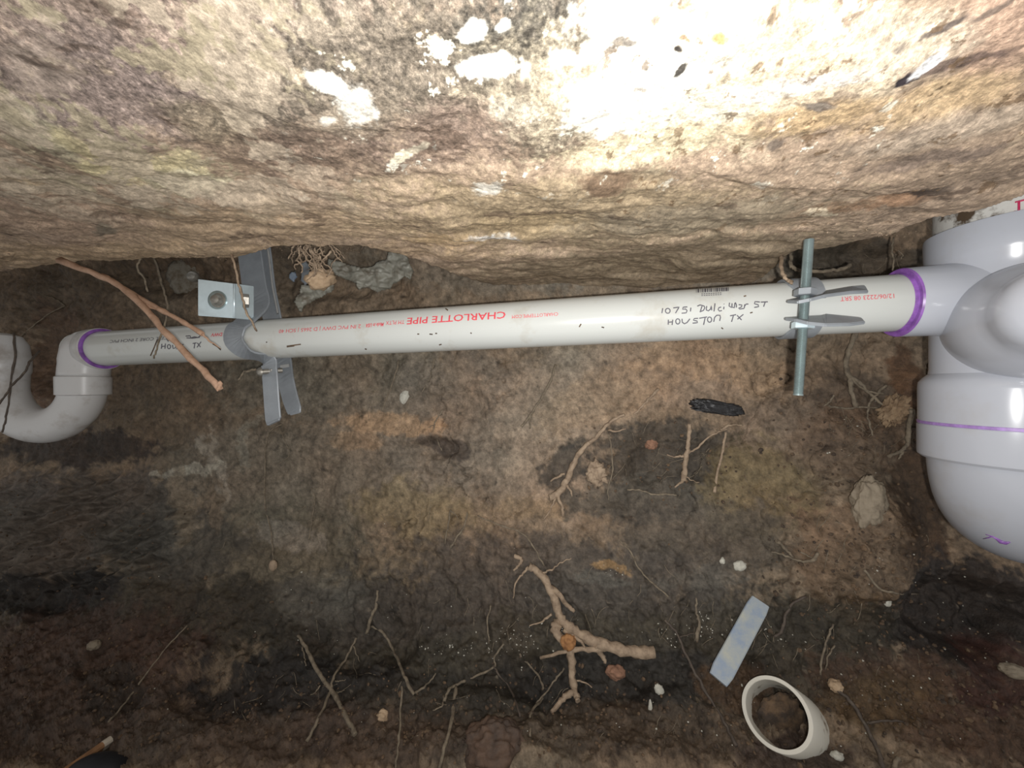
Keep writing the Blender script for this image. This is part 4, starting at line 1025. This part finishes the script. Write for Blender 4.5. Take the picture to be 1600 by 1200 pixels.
    root(lab, (pts_, r0, r1), brs, M_ROOT_DARK if dark else M_ROOT_GREY, lift=.003)
for (lab, pts_) in [
 ('dark dry root hanging in front of the trap', [(62, 548, .62), (46, 566, .60), (40, 580, .595), (16, 606, .58), (0, 630, .575), (-12, 650, .57)]),
 ('second dark root crossing the left leg of the trap', [(22, 520, .60), (24, 556, .595), (18, 588, .59), (14, 620, .585), (10, 650, .585), (4, 676, .58)]),
 ('thin root strand hanging down behind the forked twig onto the pipe', [(240, 402, .60), (248, 425, .595), (256, 455, .58), (262, 478, .575), (258, 505, .57), (246, 540, .565), (240, 560, .565)]),
 ('short root strand hanging from the concrete left of the zinc bracket', [(220, 404, .56), (214, 418, .56), (226, 436, .565), (230, 455, .57)]),
 ('tan root strand drooping in front of the zinc bracket onto the strap', [(362, 398, .50), (370, 430, .50), (376, 455, .50), (384, 485, .50), (392, 502, .50), (402, 518, .515)]),
 ('thin root wire poking out left of the strap bolt', [(400, 577, .56), (388, 580, .56), (380, 582, .565), (372, 595, .57)]),
]:
    root(lab, (pts_, 1.5, 1.1), [], M_ROOT if 'tan' in lab else M_ROOT_DARK if 'dark' in lab else M_ROOT_GREY, name='hanging_root')
# the tangle of roots with its clod
TG = empty('root_tangle', P(500, 400, .56), 'tangle of dusty roots hanging from the concrete right of the strap hanger', 'roots')
rr = random.Random(5)
for i in range(26):
    u0 = rr.uniform(462, 524); v0 = rr.uniform(378, 392); d0 = .50 + rr.uniform(0, .02)
    px = [(u0, v0, d0)]
    for k in range(rr.randint(3, 5)): px.append((px[-1][0] + rr.uniform(-11, 11), px[-1][1] + rr.uniform(5, 12), d0 + .01 * k + rr.uniform(-.004, .004)))
    rad = rr.uniform(.6, 1.5)
    child('strand', rootline(px, rad, rad * .7, n=6), M_ROOT, TG)
tag(put('clay_clod', lump_mesh(P(500, 436, .56), (.021, .018, .014), 3, .5, 4, .3), M_CLOD), 'pale tan clay clod caught in the root tangle', 'clod')

# ------------------------------------------------------------------ torn plastic film
def film(name, label, outline, depth, seed, amp=.010, mat=M_SHEET):
    us = [p[0] for p in outline]; vs_ = [p[1] for p in outline]
    def inside(u, v):
        c = False; n = len(outline)
        for i in range(n):
            (x1_, y1_), (x2_, y2_) = outline[i], outline[(i + 1) % n]
            if (y1_ > v) != (y2_ > v) and u < (x2_ - x1_) * (v - y1_) / (y2_ - y1_) + x1_: c = not c
        return c
    st_ = 1.5; nu = int((max(us) - min(us)) / st_) + 2; nv_ = int((max(vs_) - min(vs_)) / st_) + 2
    bm = bmesh.new(); vd = {}
    def vert(i, j):
        if (i, j) not in vd:
            u = min(us) + i * st_; v = min(vs_) + j * st_
            p = P(u, v, depth); q = np.array([[p.x, p.y, p.z]])
            p += Vector((0, float(amp * (fbm(q, 40, 4, .6, seed)[0] + .6 * ridged(q, 30, 3, seed + 3, (1, 1, 2.4))[0])), 0)); vd[(i, j)] = bm.verts.new(p)
        return vd[(i, j)]
    for i in range(nu):
        for j in range(nv_):
            u = min(us) + (i + .5) * st_; v = min(vs_) + (j + .5) * st_
            if inside(u, v):
                f = bm.faces.new((vert(i, j), vert(i + 1, j), vert(i + 1, j + 1), vert(i, j + 1))); f.smooth = True
    bmesh.ops.solidify(bm, geom=list(bm.faces), thickness=.0008)
    m = bpy.data.meshes.new('m'); bm.to_mesh(m); bm.free()
    return tag(put(name, m, mat), label, 'plastic film')
film('plastic_film', 'crumpled grey torn plastic film under the concrete, right of the root tangle', [(512, 404), (530, 408), (550, 414), (565, 418), (580, 416), (590, 408), (604, 404), (606, 394), (625, 392), (636, 400), (640, 412), (646, 424), (640, 436), (630, 430), (620, 440), (606, 452), (588, 456), (572, 448), (558, 452), (556, 442), (540, 436), (522, 428), (510, 414)], .60, 3)
film('plastic_film', 'grey flap of torn plastic film below the pale clod', [(456, 470), (464, 458), (470, 444), (500, 446), (520, 440), (524, 452), (505, 462), (490, 468), (472, 478), (470, 490), (464, 482)], .585, 9)
film('plastic_film', 'small dark grey scrap of film left of the pale clod', [(470, 412), (478, 408), (484, 416), (484, 440), (476, 446), (470, 438)], .572, 12, .004, M_STRAP)
film('plastic_film', 'tiny bluish scrap of film at the left of the root tangle', [(452, 426), (460, 423), (463, 432), (457, 440), (451, 434)], .60, 15, .004, M_BLUE)

# ------------------------------------------------------------------ stones, clods, offcuts
def lump(name, label, cat, u, v, ru, rv, mat, depth_r=None, seed=1, rough=.3, rot=0, lift=.0, sub=4, group=None, freq=1.6, box=1.0):
    p = hit(u, v, lift); k = p.y / F
    return tag(put(name, lump_mesh(p, (ru * k, (depth_r or min(ru, rv)) * k, rv * k), seed, rough, sub, math.radians(rot), freq, box), mat), label, cat, group)
lump('charred_stick', 'short charred black stick end bedded in the tan clay under the rod', 'charred wood', 1119, 637, 37, 10, M_CHAR, 12, 4, .5, -9, .002, 5, None, 2.6, .6)
lump('pale_stone', 'pale oval stone stuck in the brown mound at right', 'stone', 1358, 786, 24, 40, M_STONE, 16, 6, .4, -4, .0, 5, None, 2.2)
lump('cream_clay_lump', 'cream lump of clay stuck beside the lower hub of the tee', 'clod', 1398, 640, 16, 26, M_DULLCLOD, 14, 11, .9, -30, .004, 5, freq=3)
lump('round_rock', 'rounded reddish brown rock half buried at the bottom centre', 'rock', 772, 1170, 46, 44, M_BROWNROCK, 30, 8, .4, 0, -.012, 5, None, 2.2)
lump('orange_clay_lump', 'small bright orange clay lump caught on the thick ragged root', 'clod', 888, 1003, 12, 13, M_ORANGE, 10, 13, .5, 0, .010)
lump('red_clay_lump', 'reddish clay lump under the right end of the thick ragged root', 'clod', 962, 1050, 15, 10, M_PINKCLAY, 9, 14, .5, -10, .005)
lump('yellow_clay_bit', 'little yellowish clay bit in the black soil right of the crossed twigs', 'clod', 598, 1118, 8, 8, M_CLOD, 7, 16, .6, 0, .002)
lump('black_object', 'smooth dark rounded thing at the bottom edge beside the pine offcut', 'object', 148, 1212, 48, 26, M_BLACKR, 30, 21, .05, 0, .0)
lump('white_chip', 'white chip high in the wall below the pipe middle', 'chip', 632, 620, 7, 11, M_GRIT, 5, 31, .6, -20, .001, 3)
lump('white_chip', 'white chip on the dark band above the blue strip', 'chip', 1156, 884, 10, 8, M_GRIT, 6, 32, .5, 0, .002, 3)
lump('white_chip', 'smaller white chip left of the one above the blue strip', 'chip', 1128, 876, 5, 5, M_GRIT, 4, 33, .5, 0, .001, 3)
lump('white_chip', 'white chip on the floor right of the white pipe ring', 'chip', 1308, 1181, 9, 6, M_GRIT, 6, 34, .5, 0, .002, 3)
lump('white_chip', 'white chip hanging below the end of the thick ragged root', 'chip', 1030, 1078, 7, 10, M_GRIT, 5, 35, .6, 30, .002, 3)
lump('white_chip', 'white splinter straight under the thick ragged root', 'chip', 1016, 1105, 3, 11, M_GRIT, 3, 36, .5, 0, .002, 3)
lump('white_chip', 'white chip on the lower right of the brown mound', 'chip', 1386, 941, 6, 6, M_GRIT, 4, 37, .5, 0, .002, 3)
lump('grey_stone', 'grey lump in the dark soil at the right edge', 'stone', 1583, 1048, 22, 10, M_STONE, 10, 38, .4, -10, .003)
lump('tan_stone', 'small tan stone on the left floor above the pine offcut', 'stone', 147, 1008, 9, 7, M_STONE, 7, 39, .3, 0, .002)
lump('mortar_smear', 'grey mortar smear on the wall behind the anchor bolt', 'mortar', 292, 432, 28, 28, M_GREYCONC, 5, 41, .6, 0, .0)
lump('mud_knob', 'olive clay knob at the upper end of the floor root', 'clod', 1306, 1072, 10, 9, M_CLOD, 8, 42, .5, 0, .002)
lump('root_bulb', 'little pale bulb at the lower tip of the slim pale root', 'bulb', 427, 884, 6, 9, M_ROOT, 5, 43, .3, 0, .003, 3)
lump('frayed_root_clump', 'frayed pale root clump in the dark patch under the long pale root', 'roots', 934, 742, 16, 20, M_ROOT, 7, 44, .9, 20, .0, freq=3)
lump('small_clod', 'small pinkish clod above the frayed root clump', 'clod', 1017, 694, 10, 8, M_PINKCLAY, 6, 45, .6, 0, .001)

# white plastic ring: offcut of pipe standing half buried in the floor
rc = hit(1215, 1112, 0); rc = P(1212, 1114, rc.y - .026)
rax2 = Vector((.68, .50, -.62)).normalized()
ro = .0320 * rc.y / .40
prf = [(0, ro * .87), (-.001, ro * .88), (-.001, ro * .985), (0, ro), (.075, ro), (.075, ro * .87), (0, ro * .87)]
bmr = bmesh.new(); m = lathe_mesh(rc, rax2, prf, 96, cap=False)
# chipped rim
for v in m.vertices:
    q = np.array([[v.co.x, v.co.y, v.co.z]]); n_ = float(fbm(q, 60, 4, .6, 4)[0])
    if (v.co - rc).dot(rax2) > .02: v.co -= rax2 * .010 * max(0, n_ + .05)
RING = tag(put('pipe_ring', m, M_RINGPVC), 'white plastic pipe offcut, open round end up, half buried in the floor at lower right', 'pipe offcut')
# soil plugging it
lump('soil_plug', 'dark soil filling the mouth of the white pipe offcut', 'soil', 1222, 1122, 36, 36, M_CRUMB, 12, 51, .4, 0, .002, 4, None, 3)

# pale blue strip
a1, a2 = (1188, 940), (1122, 1062)
p1, p2 = hit(*a1, .006), hit(*a2, .035)
mid = (p1 + p2) / 2
pts = [p1.lerp(p2, i / 10) for i in range(11)]
wd = mid.cross(p2 - p1).normalized()
hw = 14.5 * mid.y / F
tag(put('blue_plastic_strip', sweep_strip(pts, [hw * .9] + [hw] * 9 + [hw * .86], .004, [wd] * 11), M_BLUE), 'pale blue-white flat plastic strip leaning on the black clay above the white pipe offcut', 'strip')
# pine offcut
pts = [hit(90, 1215, .010), hit(172, 1158, .012)]
w_ = empty('wood_offcut', pts[1], 'pine stick with a pale cut end lying on the floor at bottom left', 'stick')
pts = [pts[0].lerp(pts[1], i / 4) for i in range(5)]
child('shaft', sweep_strip(pts[:4] + [pts[3].lerp(pts[4], .3)], [.007] * 5, .008, [Vector((.5, .3, .6))] * 5), M_WOOD, w_)
child('cut_end', sweep_strip([pts[3].lerp(pts[4], .3), pts[4]], [.0074, .0070], .0085, [Vector((.5, .3, .6))] * 2), M_PALEWOOD, w_)['label'] = 'pale worn end'

# ------------------------------------------------------------------ uncountable grit and crumbs
def scatter(name, label, cat, mat, spots, sz, seed, sub=1):
    rr = random.Random(seed); bm = bmesh.new()
    for (u, v, ru, rv, n) in spots:
        for _ in range(n):
            uu = u + rr.gauss(0, .5) * ru; vv = v + rr.gauss(0, .5) * rv
            if vv > 1230 or uu < -60 or uu > 1660: continue
            p = hit(uu, vv, .0005); r = rr.uniform(*sz) * .001 * rr.choice([.6, .8, 1, 1, 1.3])
            mt = Matrix.Translation(p) @ Matrix.Rotation(rr.uniform(0, 6.28), 4, Vector((rr.random(), rr.random(), rr.random() + .1)).normalized()) @ Matrix.Diagonal((r * rr.uniform(.7, 1.4), r * rr.uniform(.6, 1.2), r * rr.uniform(.5, 1.1), 1))
            bmesh.ops.create_icosphere(bm, subdivisions=sub, radius=1, matrix=mt)
    m = bpy.data.meshes.new('m'); bm.to_mesh(m); bm.free()
    return tag(put(name, m, mat), label, cat, kind='stuff')
scatter('white_grit', 'white grit scattered through the black clay', 'grit', M_GRIT,
        [(800, 1005, 60, 40, 60), (700, 1015, 50, 14, 24), (1060, 985, 70, 14, 26), (1095, 965, 30, 10, 12), (1180, 985, 50, 8, 14), (1230, 1000, 30, 10, 10), (1052, 1002, 8, 20, 8), (900, 985, 60, 16, 14), (960, 892, 24, 8, 8),
         (1380, 880, 40, 40, 10), (1500, 980, 120, 120, 22), (1400, 1050, 150, 90, 26), (1200, 1100, 200, 100, 14), (600, 900, 300, 150, 22), (400, 1100, 250, 60, 12), (900, 1120, 250, 60, 14), (1330, 700, 60, 60, 10), (540, 1000, 60, 20, 8)], (.5, 1.3), 11)
scatter('soil_crumbs', 'loose brown soil crumbs over the wall foot and floor', 'soil', M_CRUMB,
        [(1340, 880, 130, 110, 300), (800, 1120, 800, 90, 900), (1400, 1080, 250, 120, 350), (200, 1050, 300, 140, 350), (1330, 680, 110, 90, 150), (1050, 740, 160, 70, 130), (120, 850, 160, 90, 160)], (.9, 3.0), 12)
scatter('dust_crumbs', 'pale crumbs stuck along the lower edge of the concrete', 'soil', M_ROOT, [(300, 400, 300, 8, 90), (520, 388, 90, 8, 70), (1380, 366, 100, 10, 40)], (.5, 1.5), 13)

# fine root hairs matted over the clay
rr = random.Random(77); hm = []
for (u, v, ru, rv, n) in [(700, 620, 450, 60, 34), (1050, 720, 150, 70, 26), (1340, 420, 80, 25, 14), (1340, 660, 70, 60, 22), (900, 950, 400, 80, 46), (560, 780, 220, 90, 24), (500, 1080, 200, 60, 20), (1320, 860, 90, 120, 22), (1250, 1000, 120, 60, 14), (560, 450, 60, 25, 10), (950, 1120, 300, 50, 16)]:
    for _ in range(n):
        uu = u + rr.gauss(0, .5) * ru; vv = v + rr.gauss(0, .5) * rv; a = rr.gauss(1.75, .55); px = [(uu, vv)]
        for k in range(rr.randint(2, 4)):
            a += rr.gauss(0, .35); l = rr.uniform(5, 13); px.append((px[-1][0] + math.cos(a) * l, px[-1][1] + math.sin(a) * l))
        if max(p[1] for p in px) > 1190: continue
        q = rr.uniform(.25, .55); hm.append(rootline(px, q, q * .6, .0012, .3, 5, .1, per=3))
tag(put('root_hairs', join_meshes(hm), M_ROOT_GREY), 'fine grey root hairs matted over the clay wall', 'root hairs', kind='stuff')
